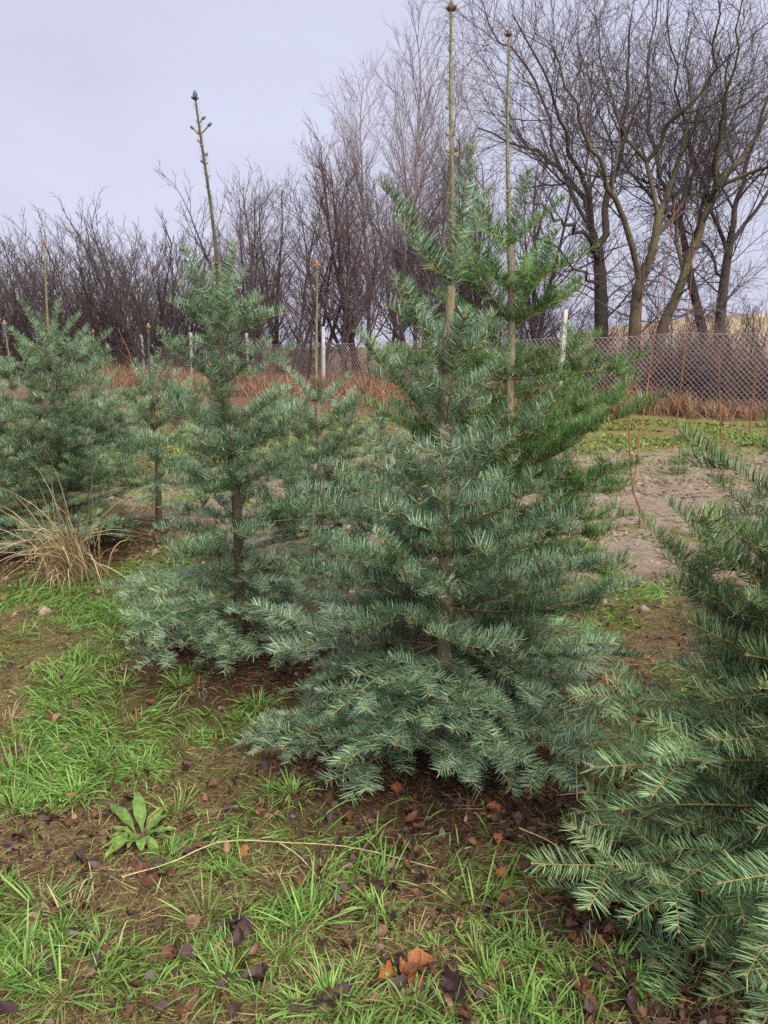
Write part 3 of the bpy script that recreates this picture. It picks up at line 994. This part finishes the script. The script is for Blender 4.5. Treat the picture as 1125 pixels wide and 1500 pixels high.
for i in range(64):
    s = R0.uniform(0.5, flen[-1] - 1) if i < 40 else R0.uniform(3, 16)
    p = fence_at(s)
    k = R0.randrange(3)
    o = empty('bramble_bush', (p.x + R0.uniform(.5, 1.5), p.y + R0.uniform(.8, 2.6), -.03), f'low tangled reddish bramble behind the fence before {behind(p)}', 'bush', f'brambles before {behind(p)}', R0.uniform(0, 6.28))
    o.scale = (R0.uniform(.85, 1.2) * (0.95 if p.x > 2 else 1.0),) * 3
    obj('stems', LOWM[k][0], o)
    obj('crown', LOWM[k][1], o, kind='stuff')

# ------------------------------------------------------------------ fence
fence = empty('wire_fence', (FP[4].x, FP[4].y, 0), 'long chain link fence on pale concrete posts before the bare trees', 'fence')
org = Vector((FP[4].x, FP[4].y, 0))
post_h = {4: 2.47, 5: 2.3, 6: 2.22, 7: 2.05, 8: 2.13, 9: 2.10, 10: 2.02, 11: 1.98, 12: 1.95}


def post_mesh(h):
    b = Bag()
    w = .058
    zs = [-.3, 0, h - .02, h]
    sc = [1.05, 1.0, .86, .78]
    V = [(sx * w * s, sy * w * s, z) for z, s in zip(zs, sc) for sx, sy in ((-1, -1), (1, -1), (1, 1), (-1, 1))]
    f = [[i * 4 + k, i * 4 + (k + 1) % 4, i * 4 + 4 + (k + 1) % 4, i * 4 + 4 + k] for i in range(3) for k in range(4)] + [[12, 13, 14, 15]]
    b.add(V, f)
    return b.mesh('post', [M_CONCRETE], False)


for i, p in enumerate(FP):
    if i in (1, 3):
        continue
    h = post_h.get(i, 2.3)
    obj('post', post_mesh(h), fence, p - org, (R0.uniform(-.03, .03), R0.uniform(-.04, .04) - (.02 if i > 6 else 0), R0.uniform(0, .6)))
tops = [np.interp(i, [0, 3, 4, 6, 9, 13], [1.95, 1.88, 1.78, 1.68, 1.58, 1.5]) for i in range(len(FP))]
for i in range(len(FP) - 1):
    a, b_ = FP[i] - org, FP[i + 1] - org
    L = (b_ - a).length
    e = (b_ - a) / L
    nr = Vector((e.y, -e.x, 0))
    if nr.y > 0:
        nr = -nr
    step = .125
    b = Bag()
    h0, h1 = tops[i], tops[i + 1]
    lines = []
    zb = .12
    n = int((L + 2) / step)
    for sgn in (1, -1):
        for k in range(-int(2.2 / step), n + int(2.2 / step)):
            u0 = k * step
            # wire climbs 1.05 per metre; clip to the bay
            pts = []
            slope = 1.06
            for z in (zb, 2.2):
                pts.append((u0 + sgn * (z - zb) / slope, z))
            (ua, za), (ub, zb2) = pts
            lo, hi = 0.0, 1.0
            for (pv, dv, mn, mxv) in ((ua, ub - ua, 0, L),):
                t1, t2 = (mn - pv) / dv, (mxv - pv) / dv
                lo, hi = max(lo, min(t1, t2)), min(hi, max(t1, t2))
            if hi <= lo:
                continue
            um = ua + (ub - ua) * hi
            # top limit
            ht = lambda u: h0 + (h1 - h0) * u / L - .05 * math.sin(math.pi * min(max(u / L, 0), 1))
            for _ in range(6):
                u_, z_ = ua + (ub - ua) * hi, za + (zb2 - za) * hi
                if z_ > ht(u_):
                    hi = max(lo, hi - (z_ - ht(u_)) / (zb2 - za) * .98)
            if hi - lo < .02:
                continue
            q = []
            for t in np.linspace(lo, hi, 4):
                u_, z_ = ua + (ub - ua) * t, za + (zb2 - za) * t
                q.append(a + e * u_ + nr * (.075 + sgn * .004 + .03 * math.sin(u_ * 2.1 + z_ * 3)) + Vector((0, 0, z_)))
            lines.append((q, [.0036] * 4))
    b.polylines(lines, 3)
    obj('chain_link_mesh', b.mesh('chain_link_mesh', [M_WIRE]), fence, kind='stuff')
    w = Bag()
    for zt in (0.0,):
        q = [a + e * (L * t) + nr * .075 + Vector((0, 0, h0 + (h1 - h0) * t - .05 * math.sin(math.pi * t))) for t in np.linspace(0, 1, 7)]
        w.polylines([(q, [.004] * 7)], 4)
    obj('top_wire', w.mesh('top_wire', [M_WIRE]), fence)

# ------------------------------------------------------------------ dry grass along the fence, weeds on the plot
rng = np.random.default_rng(5)


def strip_blades(name, N, off, hmin, hmax, mat, lo=0.0, hi=None, width=(.008, .016), clump=.25):
    s = rng.uniform(lo, hi or flen[-1], N)
    s = s + clump * np.sin(s * 9)
    P = np.array([tuple(fence_at(v)) for v in s])
    P[:, 1] -= rng.uniform(*off, N) + .25 * np.sin(s * 2.3)
    P[:, 2] = gza(P[:, 0], P[:, 1]) - .02
    d = np.stack([rng.normal(0, .38, N), rng.normal(0, .38, N), np.ones(N)], 1)
    ln = rng.uniform(hmin, hmax, N) * (.65 + .6 * vnoise(s * 1.3, s * 0 + 2, 4))
    dr = nrm(np.stack([rng.normal(0, 1, N), rng.normal(0, 1, N), -np.abs(rng.normal(1.3, .3, N))], 1))
    V, q, t, v = blades(P, d, ln, rng.uniform(*width, N), rng.uniform(.05, .5, N), rng, 3, dr)
    b = Bag(); b.add(V, q, t=t, v=v)
    return obj(name, b.mesh(name, [mat], False), kind='stuff')


tag(strip_blades('dry_grass', 34000, (-.6, 1.5), .35, .95, M_REDGRASS), 'rusty brown dry grass belt along the foot of the fence', 'grass')
tag(strip_blades('pale_dry_grass', 5000, (-.3, 1.0), .4, .9, M_THATCH, 2, 22), 'pale dead grass tufts among the rusty belt by the fence', 'grass')
tag(strip_blades('tall_rusty_weeds', 22000, (-1.5, 4.5), .45, 1.25, M_REDGRASS, 10, None, (.010, .018)), 'tall rusty weeds along the far stretch of fence', 'weeds')


def scatter(N, x0, x1, y0, y1, mask):
    x, y = rng.uniform(x0, x1, N), rng.uniform(y0, y1, N)
    k = rng.random(N) < mask(x, y)
    x, y = x[k], y[k]
    return np.stack([x, y, gza(x, y)], 1)


# low weeds on the far belt
W = scatter(95000, -16, 13, 9.5, 20, lambda x, y: np.clip((fbm(x * 1.1, y * 1.1, 21) - .44) * 5, 0, 1) * np.clip((y + np.maximum(-x, 0) * .7 - 11.2) / 1.5, 0.03, 1) * (y < 19.5 - x * 0.45))
N = len(W)
d = np.stack([rng.normal(0, 1, N), rng.normal(0, 1, N), rng.uniform(.15, .7, N)], 1)
V, q, t, v = blades(W, d, rng.uniform(.06, .17, N), rng.uniform(.02, .05, N), rng.uniform(0, .3, N), rng, 2, v=np.clip(fbm(W[:, 0] * 2, W[:, 1] * 2, 8) * 1.6 - .1 + rng.normal(0, .15, N), 0, 1),
                    wdir=np.cross(d, np.array([0, 0, 1.0])))
b = Bag(); b.add(V, q, t=t, v=v)
tag(obj('low_weeds', b.mesh('low_weeds', [M_WEED], False), kind='stuff'), 'low green weeds carpeting the belt before the fence', 'weeds')
# sparse weeds, dry bits and crumbs on the sand
W = scatter(26000, -4, 8, 4.4, 12.8, lambda x, y: np.clip((fbm(x * 1.6, y * 1.6, 31) - .55) * 7, 0.01, 1))
N = len(W)
d = np.stack([rng.normal(0, 1, N), rng.normal(0, 1, N), rng.uniform(.3, 1, N)], 1)
V, q, t, v = blades(W, d, rng.uniform(.03, .08, N), rng.uniform(.008, .02, N), rng.uniform(0, .4, N), rng, 2)
b = Bag(); b.add(V, q, t=t, v=v)
tag(obj('sparse_weeds', b.mesh('sparse_weeds', [M_WEED], False), kind='stuff'), 'scattered small weeds on the bare sandy plot', 'weeds')
W = scatter(24000, -4, 8, 4.4, 13, lambda x, y: .15 + np.clip((fbm(x * 1.2, y * 1.2, 35) - .5) * 4, 0, .8))
N = len(W)
W[:, 2] += .006
d = np.stack([rng.normal(0, 1, N), rng.normal(0, 1, N), rng.normal(0.05, .12, N)], 1)
V, q, t, v = blades(W, d, rng.uniform(.03, .11, N), rng.uniform(.003, .016, N), rng.uniform(0, .1, N), rng, 2)
b = Bag(); b.add(V, q, t=t, v=v)
tag(obj('plant_crumbs', b.mesh('plant_crumbs', [M_LITTER], False), kind='stuff'), 'dark plant crumbs and twigs strewn over the sandy plot', 'litter')

# soil clods on the sandy plot
W = scatter(5200, -3.5, 8, 4.4, 13, lambda x, y: .15 + np.clip((fbm(x * 1.4, y * 1.4, 37) - .48) * 5, 0, .85))
N = len(W)
sz = rng.uniform(.008, .03, N) * (1 + 1.2 * (rng.random(N) < .12))
octa = np.array([(1, 0, 0), (0, 1, 0), (-1, 0, 0), (0, -1, 0), (0, 0, .7), (0, 0, -.7)])
V = W[:, None] + octa[None] * sz[:, None, None] * rng.uniform(.6, 1.3, (N, 6, 1))
tri = np.array([(0, 1, 4), (1, 2, 4), (2, 3, 4), (3, 0, 4), (1, 0, 5), (2, 1, 5), (3, 2, 5), (0, 3, 5)])
b = Bag(); b.add(V.reshape(-1, 3), (np.arange(N)[:, None, None] * 6 + tri[None]).reshape(-1, 3))
tag(obj('soil_clods', b.mesh('soil_clods', [simple('sandy_clod', (0.16, 0.115, 0.085), (0.36, 0.285, 0.23), 30, .9, .1)]), kind='stuff'), 'small sandy soil clods strewn over the bare plot', 'soil')

# ------------------------------------------------------------------ near ground cover
def scatter_near(N, y0, y1, mask, xm=.9):
    """denser towards the viewer's end of the turf, thinning with distance"""
    y = y0 * (y1 / y0) ** rng.random(N)
    w = .56 * y + xm
    x = rng.uniform(-1, 1, N) * w
    k = rng.random(N) < mask(x, y)
    x, y = x[k], y[k]
    return np.stack([x, y, gza(x, y)], 1)


def firdist(x, y):
    return np.min([np.hypot(x - fx, y - fy) for fx, fy in FIRS_XY], axis=0)


def lush(x, y):
    return fbm(x * 2.3 + 3, y * 2.3, 61) + .12 * np.exp(-(((x + 1.5) / .8) ** 2 + ((y - 4.1) / .9) ** 2))


def nearmask(x, y):
    lim = 5.0 + np.maximum(-x - 0.6, 0) * 2.2
    return (y < lim + (fbm(x, y, 44) - .5) * 1.2)


# green blades
W = scatter_near(190000, 1.05, 9.0, lambda x, y: nearmask(x, y) * np.clip((lush(x, y) - .43) * 5, 0.08, .95) * np.clip((firdist(x, y) - .55) * 2.6, 0.03, 1))
N = len(W)
az = fbm(W[:, 0] * 2.5, W[:, 1] * 2.5, 71) * 12.5 + rng.normal(0, .9, N)
tilt = rng.uniform(.35, 2.2, N)
d = np.stack([np.cos(az) * tilt, np.sin(az) * tilt, np.ones(N)], 1)
lu = lush(W[:, 0], W[:, 1])
ln = rng.uniform(.035, .10, N) * (.6 + 1.1 * np.clip((lu - .4) * 3, 0, 1))
V, q, t, v = blades(W, d, ln, rng.uniform(.0018, .0042, N) * (1 + .12 * W[:, 1]), rng.uniform(.15, .6, N), rng, 3, v=np.clip(rng.normal(.5, .24, N), 0, 1))
b = Bag(); b.add(V, q, t=t, v=v)
tag(obj('grass', b.mesh('grass', [M_GRASS], False), kind='stuff'), 'patchy green grass around the foot of the firs', 'grass')
# mossy short grass
W = scatter_near(260000, 1.05, 7.5, lambda x, y: nearmask(x, y) * np.clip((fbm(x * 2.6 + 9, y * 2.6, 63) - .36) * 4, 0.12, .95) * np.clip((firdist(x, y) - .5) * 3, 0.02, 1))
N = len(W)
d = np.stack([rng.normal(0, .9, N), rng.normal(0, .9, N), np.ones(N)], 1)
V, q, t, v = blades(W, d, rng.uniform(.012, .034, N), rng.uniform(.0014, .003, N), rng.uniform(0, .4, N), rng, 1, v=np.clip(rng.normal(.5, .25, N), 0, 1))
b = Bag(); b.add(V, q, t=t, v=v)
tag(obj('short_moss', b.mesh('short_moss', [M_MOSS], False), kind='stuff'), 'short olive moss and fine grass between the tussocks', 'moss')
# thatch
W = scatter_near(230000, 1.05, 7.5, lambda x, y: nearmask(x, y) * np.clip((.66 - lush(x, y)) * 3.2, .15, .9))
N = len(W)
W[:, 2] += rng.uniform(.002, .018, N)
d = np.stack([rng.normal(0, 1, N), rng.normal(0, 1, N), rng.normal(.05, .18, N)], 1)
V, q, t, v = blades(W, d, rng.uniform(.015, .03, N) + rng.uniform(0, .075, N) ** 1.0 * (rng.random(N) < .4), rng.uniform(.0009, .0022, N), rng.uniform(-.1, .12, N), rng, 2, v=np.clip(rng.normal(.48, .25, N), 0, 1))
b = Bag(); b.add(V, q, t=t, v=v)
tag(obj('thatch', b.mesh('thatch', [M_THATCH], False), kind='stuff'), 'flattened tan dead grass covering the ground between green patches', 'dead grass')
# brown litter
W = scatter_near(120000, 1.05, 7.5, lambda x, y: np.clip((1.0 - firdist(x, y)) * 1.6, .03, .9))
N = len(W)
W[:, 2] += rng.uniform(.002, .014, N)
d = np.stack([rng.normal(0, 1, N), rng.normal(0, 1, N), rng.normal(.05, .2, N)], 1)
V, q, t, v = blades(W, d, rng.uniform(.02, .07, N), rng.uniform(.0012, .004, N), rng.uniform(-.1, .15, N), rng, 1)
b = Bag(); b.add(V, q, t=t, v=v)
tag(obj('needle_litter', b.mesh('needle_litter', [M_LITTER], False), kind='stuff'), 'reddish brown needle litter under the firs', 'litter')

# small curled leaf fragments, too small to pick apart
W = scatter_near(24000, 1.05, 6.5, lambda x, y: nearmask(x, y) * np.clip((fbm(x * 3 + 4, y * 3, 83) - .42) * 4, .06, 1))
N = len(W)
W[:, 2] += rng.uniform(.006, .022, N)
d = np.stack([rng.normal(0, 1, N), rng.normal(0, 1, N), rng.normal(.1, .35, N)], 1)
ln = rng.uniform(.010, .034, N)
V, q, t, v = blades(W, d, ln, ln * rng.uniform(.45, .9, N), rng.uniform(-.3, .5, N), rng, 3, v=np.clip(rng.normal(.38, .3, N), 0, 1))
b = Bag(); b.add(V, q, t=t, v=v)
tag(obj('leaf_fragments', b.mesh('leaf_fragments', [M_FRAG], False), kind='stuff'), 'small dark wet leaf fragments littering the turf', 'litter')

# ------------------------------------------------------------------ tussocks
LANDMARKS = [((0.22, 2.72), 'the tallest fir'), ((-0.72, 3.70), 'the fir with teal buds'), ((1.05, 1.72), 'the olive green fir'), ((-2.2, 5.0), 'the tall straw clump'),
             ((-0.68, 2.2), 'the dock plant'), ((-0.2, 2.0), 'the long kinked straw stalk')]


def beside(p):
    return min(LANDMARKS, key=lambda m: math.hypot(p.x - m[0][0], p.y - m[0][1]))[1]


def tussock_mesh(seed, n, lmin, lmax, wid, spread, mat, bend=(.25, .8), name='blades'):
    r = np.random.default_rng(seed)
    az = r.uniform(0, 6.283, n)
    rr = np.abs(r.normal(0, .028, n))
    base = np.stack([np.cos(az) * rr, np.sin(az) * rr, np.full(n, -.01)], 1)
    tl = r.uniform(.15, spread, n)
    a2 = az + r.normal(0, .35, n)
    d = np.stack([np.cos(a2) * tl, np.sin(a2) * tl, np.ones(n)], 1)
    wd = np.stack([-np.sin(a2), np.cos(a2), r.normal(0, .3, n)], 1)
    V, q, t, v = blades(base, d, r.uniform(lmin, lmax, n), r.uniform(*wid, n), r.uniform(*bend, n), r, 5, wdir=wd)
    b = Bag(); b.add(V, q, t=t, v=v)
    return b.mesh(name, [mat], False)


TUS = [tussock_mesh(500 + k, 90, .08, .19, (.0035, .0068), 1.7, M_GRASS) for k in range(5)]
YTUS = [tussock_mesh(520 + k, 46, .05, .14, (.0025, .005), 1.6, M_THATCH) for k in range(3)]
spots = [(60, 905), (110, 925), (160, 940), (200, 905), (240, 900), (120, 965), (175, 975), (265, 1010), (280, 990), (40, 1070), (70, 1150), (110, 1165), (20, 1180), (140, 890),
         (380, 1040), (395, 1165), (430, 1170), (550, 1335), (570, 1355), (700, 1400), (740, 1385), (770, 1410), (720, 1440), (900, 1420), (930, 1460), (600, 1480), (480, 1470), (440, 1480),
         (520, 1425), (250, 1240), (330, 1280), (90, 1380), (40, 1440), (150, 1440), (330, 1440), (410, 1410), (640, 1395), (830, 1440), (250, 860), (300, 850), (30, 860), (85, 865), (200, 1130), (10, 1300)]
for i, (px, py) in enumerate(spots):
    p = onground(px, py)
    o = obj('grass_tussock', TUS[i % 5], None, p, (R0.uniform(-.12, .12), R0.uniform(-.12, .12), R0.uniform(0, 6.28)), R0.uniform(.55, 1.0))
    tag(o, f'bright green grass tussock with arching blades near {beside(p)}', 'grass', f'green grass tussocks near {beside(p)}')
FTUS = [tussock_mesh(540 + k, 44, .10, .24, (.004, .0085), 3.4, M_GRASS, (.05, .35)) for k in range(4)]
for i, (px, py) in enumerate([(60, 1330), (110, 1350), (150, 1390), (40, 1400), (90, 1460), (200, 1470), (380, 1470), (560, 1300), (700, 1340), (800, 1410), (860, 1480), (30, 930), (180, 1010), (90, 1010), (230, 960), (20, 1130),
                              (140, 1130), (260, 1180), (350, 1060), (300, 1350), (450, 1360), (500, 1480), (660, 1490), (760, 1480)]):
    p = onground(px, py)
    o = obj('grass_tussock', FTUS[i % 4], None, p, (R0.uniform(-.1, .1), R0.uniform(-.1, .1), R0.uniform(0, 6.28)), R0.uniform(.5, .85))
    tag(o, f'flattened tussock of broad loose grass blades near {beside(p)}', 'grass', f'flattened grass tussocks near {beside(p)}')
for i in range(26):
    p = onground(R0.uniform(0, 900), R0.uniform(1000, 1490))
    o = obj('dead_grass_tuft', YTUS[i % 3], None, p, (0, 0, R0.uniform(0, 6.28)), R0.uniform(.7, 1.1))
    tag(o, f'small tan tuft of dead grass near {beside(p)}', 'grass', f'dead grass tufts near {beside(p)}')

# straw clump in front of the bushy fir
def straw_clump(px, py, n, L, seed, label, spread=.55):
    r = np.random.default_rng(seed)
    p = onground(px, py)
    az = r.uniform(0, 6.283, n)
    rr = np.abs(r.normal(0, .14 if n > 60 else .03, n))
    base = np.stack([np.cos(az) * rr, np.sin(az) * rr * .5, np.full(n, -.02)], 1)
    d = np.stack([r.normal(0, spread, n), r.normal(-.25, spread * .7, n), np.ones(n)], 1)
    dr = nrm(np.stack([r.normal(0, .45, n), r.normal(-.3, .3, n), -np.abs(r.normal(1.0, .3, n))], 1))
    V, q, t, v = blades(base, d, r.uniform(L * .35, L, n), r.uniform(.003, .0105, n), r.uniform(.2, 1.0, n), r, 7, dr)
    b = Bag(); b.add(V, q, t=t, v=v)
    tag(obj('straw_clump', b.mesh('straw_clump', [M_STRAW], False), None, p), label, 'dry grass')


straw_clump(108, 848, 230, 1.3, 3, 'tall bleached straw clump drooping in front of the bushy fir', .11)
straw_clump(78, 846, 50, .8, 5, 'thin bleached straw beside the tall drooping clump', .16)
straw_clump(225, 745, 90, .30, 15, 'brown dead grass clump at the foot of the small dark-trunked fir', .5)
straw_clump(905, 1010, 26, .26, 7, 'small straw tuft between the tallest fir and the olive green fir')
straw_clump(925, 1115, 16, .24, 9, 'sparse straw tuft under the olive green fir branches')

# long single straws
def stalk(pts, label, r=.0022):
    P = [onground(x, y) + Vector((0, 0, h)) for x, y, h in pts]
    o = P[0].copy()
    q = spline([p - o for p in P], 14)
    b = Bag(); b.polylines([(q, list(np.linspace(r, r * .6, 14)))], 5)
    tag(obj('straw_stalk', b.mesh('straw_stalk', [M_STALK]), None, o), label, 'straw')


M_STALK = simple('straw_stalk', (0.36, 0.26, 0.14), (0.56, 0.44, 0.27), 40, 0.6, 0.3, 0.1)
stalk([(178, 1284, .015), (250, 1268, .03), (325, 1243, .04), (420, 1247, .035), (520, 1262, .03), (640, 1287, .015)], 'long kinked straw stalk lying across the turf below the dock plant', .0022)
stalk([(410, 1245, .03), (435, 1262, .025), (460, 1285, .012)], 'short straw branching from the long kinked stalk', .0022)
stalk([(760, 1232, .03), (810, 1258, .04), (850, 1295, .03), (890, 1345, .015)], 'thin curved straw between the tallest fir and the fallen leaves')
stalk([(845, 1180, .03), (838, 1120, .16), (822, 1080, .30), (806, 1070, .42)], 'straw stalk leaning upright against the low branches of the tallest fir')
stalk([(855, 1275, .02), (900, 1310, .03), (960, 1300, .04)], 'short bent straw near the olive green fir branches')
stalk([(815, 1170, .02), (860, 1168, .03), (900, 1166, .02)], 'dark flat straw lying under the tallest fir')
stalk([(130, 1260, .02), (136, 1300, .02), (138, 1335, .015)], 'short reddish straw stub below the dock plant')

# ------------------------------------------------------------------ fallen leaves
def leaf_mesh(seed, shape):
    r = random.Random(seed)
    n = 9
    xs_ = [i / (n - 1) for i in range(n)]
    rows = []
    curl, fold, roll = r.uniform(-.7, 1.1), r.uniform(.25, .95), r.uniform(-.9, .9)
    for x in xs_:
        if shape == 0:
            w = .36 * math.sin(math.pi * x ** .8) ** .8
        elif shape == 1:
            w = .46 * math.sin(math.pi * x ** .7) ** .7 * (1 + .13 * math.sin(x * 19))
        else:
            w = .30 * math.sin(math.pi * x) ** .6 * (1 + .35 * math.cos(x * 16 + seed))
        w = max(w, .012)
        row = []
        for s in (-1, -.5, 0, .5, 1):
            y = s * w
            z = abs(s) * w * fold + curl * (x - .5) ** 2 + roll * s * w * (x - .4) * 1.6 + r.uniform(-.035, .035)
            row.append((x - .5, y * (1 - .15 * fold), z + .05))
        rows.append(row)
    V = [v for row in rows for v in row]
    f = [[i * 5 + k, i * 5 + k + 1, i * 5 + k + 6, i * 5 + k + 5] for i in range(n - 1) for k in range(4)]
    b = Bag(); b.add(V, f)
    V, q = tubes([[(-.5, 0, .05 + curl * .25), (-.62, .02, .06 + curl * .3), (-.74, .05, .05 + curl * .3)]], [[.018, .014, .012]], 4)
    b.add(V, q)
    return b.mesh('fallen_leaf', [M_LEAF['brown']])


LEAVES = [leaf_mesh(600 + k, k % 3) for k in range(12)]
LTXT = {'dark': 'wet dark purple-brown fallen leaf', 'brown': 'wet chestnut brown fallen leaf', 'orange': 'orange-brown fallen leaf', 'pale': 'pale tan dry fallen leaf'}
nleaf = {}


def put_leaf(p, kind, size, place, tilt=.5):
    me = LEAVES[R0.randrange(12)]
    o = obj('fallen_leaf', me, None, p + Vector((0, 0, R0.uniform(.008, .024))), (R0.gauss(0, tilt), R0.gauss(0, tilt), R0.uniform(0, 6.28)), size)
    setmat(o, 0, M_LEAF[kind])
    tag(o, f'{LTXT[kind]} {place} near {beside(p)}', 'leaf', f'{LTXT[kind][:-4]}leaves {place} near {beside(p)}')


def leafkind(r):
    return 'dark' if r < .50 else 'brown' if r < .84 else 'orange' if r < .9 else 'pale'


for cx, cy, n, sp in ((335, 1365, 6, 22), (640, 1425, 4, 20), (560, 1440, 6, 26), (690, 1470, 9, 34), (350, 1440, 7, 26), (850, 1370, 7, 26), (80, 1430, 5, 30), (235, 1290, 5, 26), (850, 1460, 4, 18),
                      (470, 1310, 4, 20), (30, 1230, 6, 24), (130, 1060, 6, 30), (250, 1400, 3, 20), (960, 1300, 3, 16), (720, 1220, 5, 22), (600, 1220, 4, 30), (430, 990, 6, 30), (370, 1130, 4, 22)):
    for i in range(n):
        p = onground(cx + R0.gauss(0, sp), cy + R0.gauss(0, sp * .5))
        put_leaf(p, leafkind(R0.random()), R0.uniform(.032, .066), 'in a heap with others' if cy > 1250 else 'lying on brown litter', .45)
for px, py, s in ((615, 1430, .095), (565, 1435, .07), (735, 1292, .045), (580, 1170, .05), (968, 1275, .05), (985, 1305, .05), (720, 1205, .06)):
    put_leaf(onground(px, py), 'orange', s, 'standing out from the darker leaves', .3)
for i in range(215):
    py = 1490 - 620 * R0.random() ** 1.25
    p = onground(R0.uniform(-20, 980), py)
    if p.y > 5.2:
        continue
    near_f = float(firdist(p.x, p.y)) < .75
    put_leaf(p, leafkind(R0.random()), R0.uniform(.028, .056), 'lying on brown litter' if near_f else 'lying singly on the turf')

# ------------------------------------------------------------------ dock plant
def dock(px, py):
    p = onground(px, py)
    o = empty('dock_plant', p + Vector((0, 0, -.005)), 'broad-leaved green dock plant growing in the turf', 'plant')
    R = random.Random(8)
    for k in range(14):
        L = R.uniform(.10, .21)
        n = 10
        W_ = L * R.uniform(.085, .125)
        rows = []
        arch = R.uniform(.5, 1.1)
        for i in range(n):
            x = i / (n - 1)
            w = max(.0015, W_ * (math.sin(math.pi * max(0, (x - .16) / .84) ** .85) ** .8 if x > .16 else .04)) * (1 + .10 * math.sin(i * 2.4 + k))
            ang = .95 - arch * x * 1.25
            rows.append((x, w))
        V, X, Z = [], 0.0, 0.0
        for i, (x, w) in enumerate(rows):
            ang = .75 - arch * x * 1.25
            if i:
                X += math.cos(ang) * L / (n - 1); Z += math.sin(ang) * L / (n - 1)
            for s in (-1, -.5, 0, .5, 1):
                V.append((X, s * w, Z + abs(s) * w * .35 + .004 * math.sin(i * 2.1 + s * 3 + k)))
        f = [[i * 5 + j, i * 5 + j + 1, i * 5 + j + 6, i * 5 + j + 5] for i in range(n - 1) for j in range(4)]
        b = Bag(); b.add(V, f)
        obj('leaf', b.mesh('leaf', [M_DOCK]), o, (R.gauss(0, .008), R.gauss(0, .008), .004), (0, 0, k * 2.399 + R.uniform(-.3, .3)))
    b = Bag()
    b.polylines([([Vector((0, 0, 0)), Vector((.03, .01, .07)), Vector((.09, .02, .12)), Vector((.17, .03, .13))], [.003, .0028, .0024, .002])], 5)
    obj('stem', b.mesh('stem', [M_SAPLING]), o)


dock(205, 1215)

# ------------------------------------------------------------------ saplings, seedling pine
def sapling(pts_list, D, r, label, seed):
    R = random.Random(seed)
    P = at(*pts_list[0][0], D)
    P.z = gz(P.x, P.y)
    root = empty('sapling', P, label, 'sapling', 'red-stemmed saplings on the plot')
    main = None
    for j, pl in enumerate(pts_list):
        q = [at(x, y, D + .12 * j * i) - P for i, (x, y) in enumerate(pl)]
        if j == 0:
            q[0] = Vector((0, 0, -.03))
        else:
            q[0] = min(main, key=lambda a: (a - q[0]).length)
        q = spline(q, 14)
        if j == 0:
            main = q
        b = Bag(); b.polylines([(q, list(np.linspace(r * (1 if j == 0 else .7), r * .3, 14)))], 6)
        obj('stem', b.mesh('stem', [M_SAPLING]), root)
        tw = sprout(R, [(q, [r * .5] * 14)], 5, (.10, .22), (25, 50), 5, .06, .08, (.4, .6), .25, .0015)
        for x in tw:
            b = Bag(); b.polylines([x], 4)
            obj('twig', b.mesh('twig', [M_SAPLING]), root)


sapling([[(938, 772), (936, 740), (926, 712), (921, 600), (928, 545), (936, 470), (945, 390)], [(926, 712), (936, 650), (945, 590), (958, 500), (975, 400), (990, 290)]], 6.6, .010, 'red-stemmed sapling forked low down, on the sandy plot', 1)
sapling([[(985, 660), (992, 610), (998, 560), (1006, 480), (1013, 400), (1016, 330)]], 12.2, .014, 'tall straight red sapling behind the seedling pine', 2)
sapling([[(897, 625), (900, 570), (903, 500), (902, 440)]], 15.2, .014, 'thin orange sapling before the chain link', 3)
sapling([[(1057, 678), (1055, 600), (1053, 540), (1050, 470)]], 11.2, .012, 'pale orange sapling stake on the weedy belt', 4)
sapling([[(553, 585), (551, 540), (549, 492), (548, 430)]], 17.5, .015, 'thin red sapling before the rusty grass', 5)
sapling([[(200, 590), (197, 560), (190, 520), (172, 480)]], 14.5, .014, 'dark red sapling among the far small firs', 6)
sapling([[(1098, 640), (1100, 610), (1106, 560), (1108, 510)]], 14.2, .016, 'stout orange sapling stub beside the fence corner', 7)


def seedling(px, py, D, H):
    p = at(px, py, D); p.z = gz(p.x, p.y)
    o = empty('pine_seedling', p, 'tiny dark pine seedling alone on the sandy plot', 'pine')
    b = Bag(); b.polylines([([Vector((0, 0, -.02)), Vector((.004, 0, H * .4)), Vector((0, .004, H * .75)), Vector((.003, 0, H))], [.009, .007, .005, .003])], 6)
    obj('trunk', b.mesh('trunk', [M_FIRBARKDARK]), o)
    r = np.random.default_rng(4)
    bb = Bag()
    for z, rad, n in ((.12 * H, .13, 420), (.3 * H, .15, 460), (.42 * H, .12, 300), (.9 * H, .10, 420)):
        a = r.uniform(0, 6.283, n); rr = rad * np.sqrt(r.random(n)) * .7
        base = np.stack([np.cos(a) * rr, np.sin(a) * rr, np.full(n, z) + r.normal(0, .018, n)], 1)
        d = np.stack([np.cos(a), np.sin(a), r.uniform(-.2, 1.1, n)], 1)
        V, q, t, v = blades(base, d, r.uniform(.05, .08, n), np.full(n, .0026), r.uniform(-.2, .2, n), r, 2)
        bb.add(V, q, t=t, v=v)
    nn = obj('crown', bb.mesh('crown', [NEEDLE['green']], False), o, kind='stuff')


seedling(993, 690, 9.8, .52)
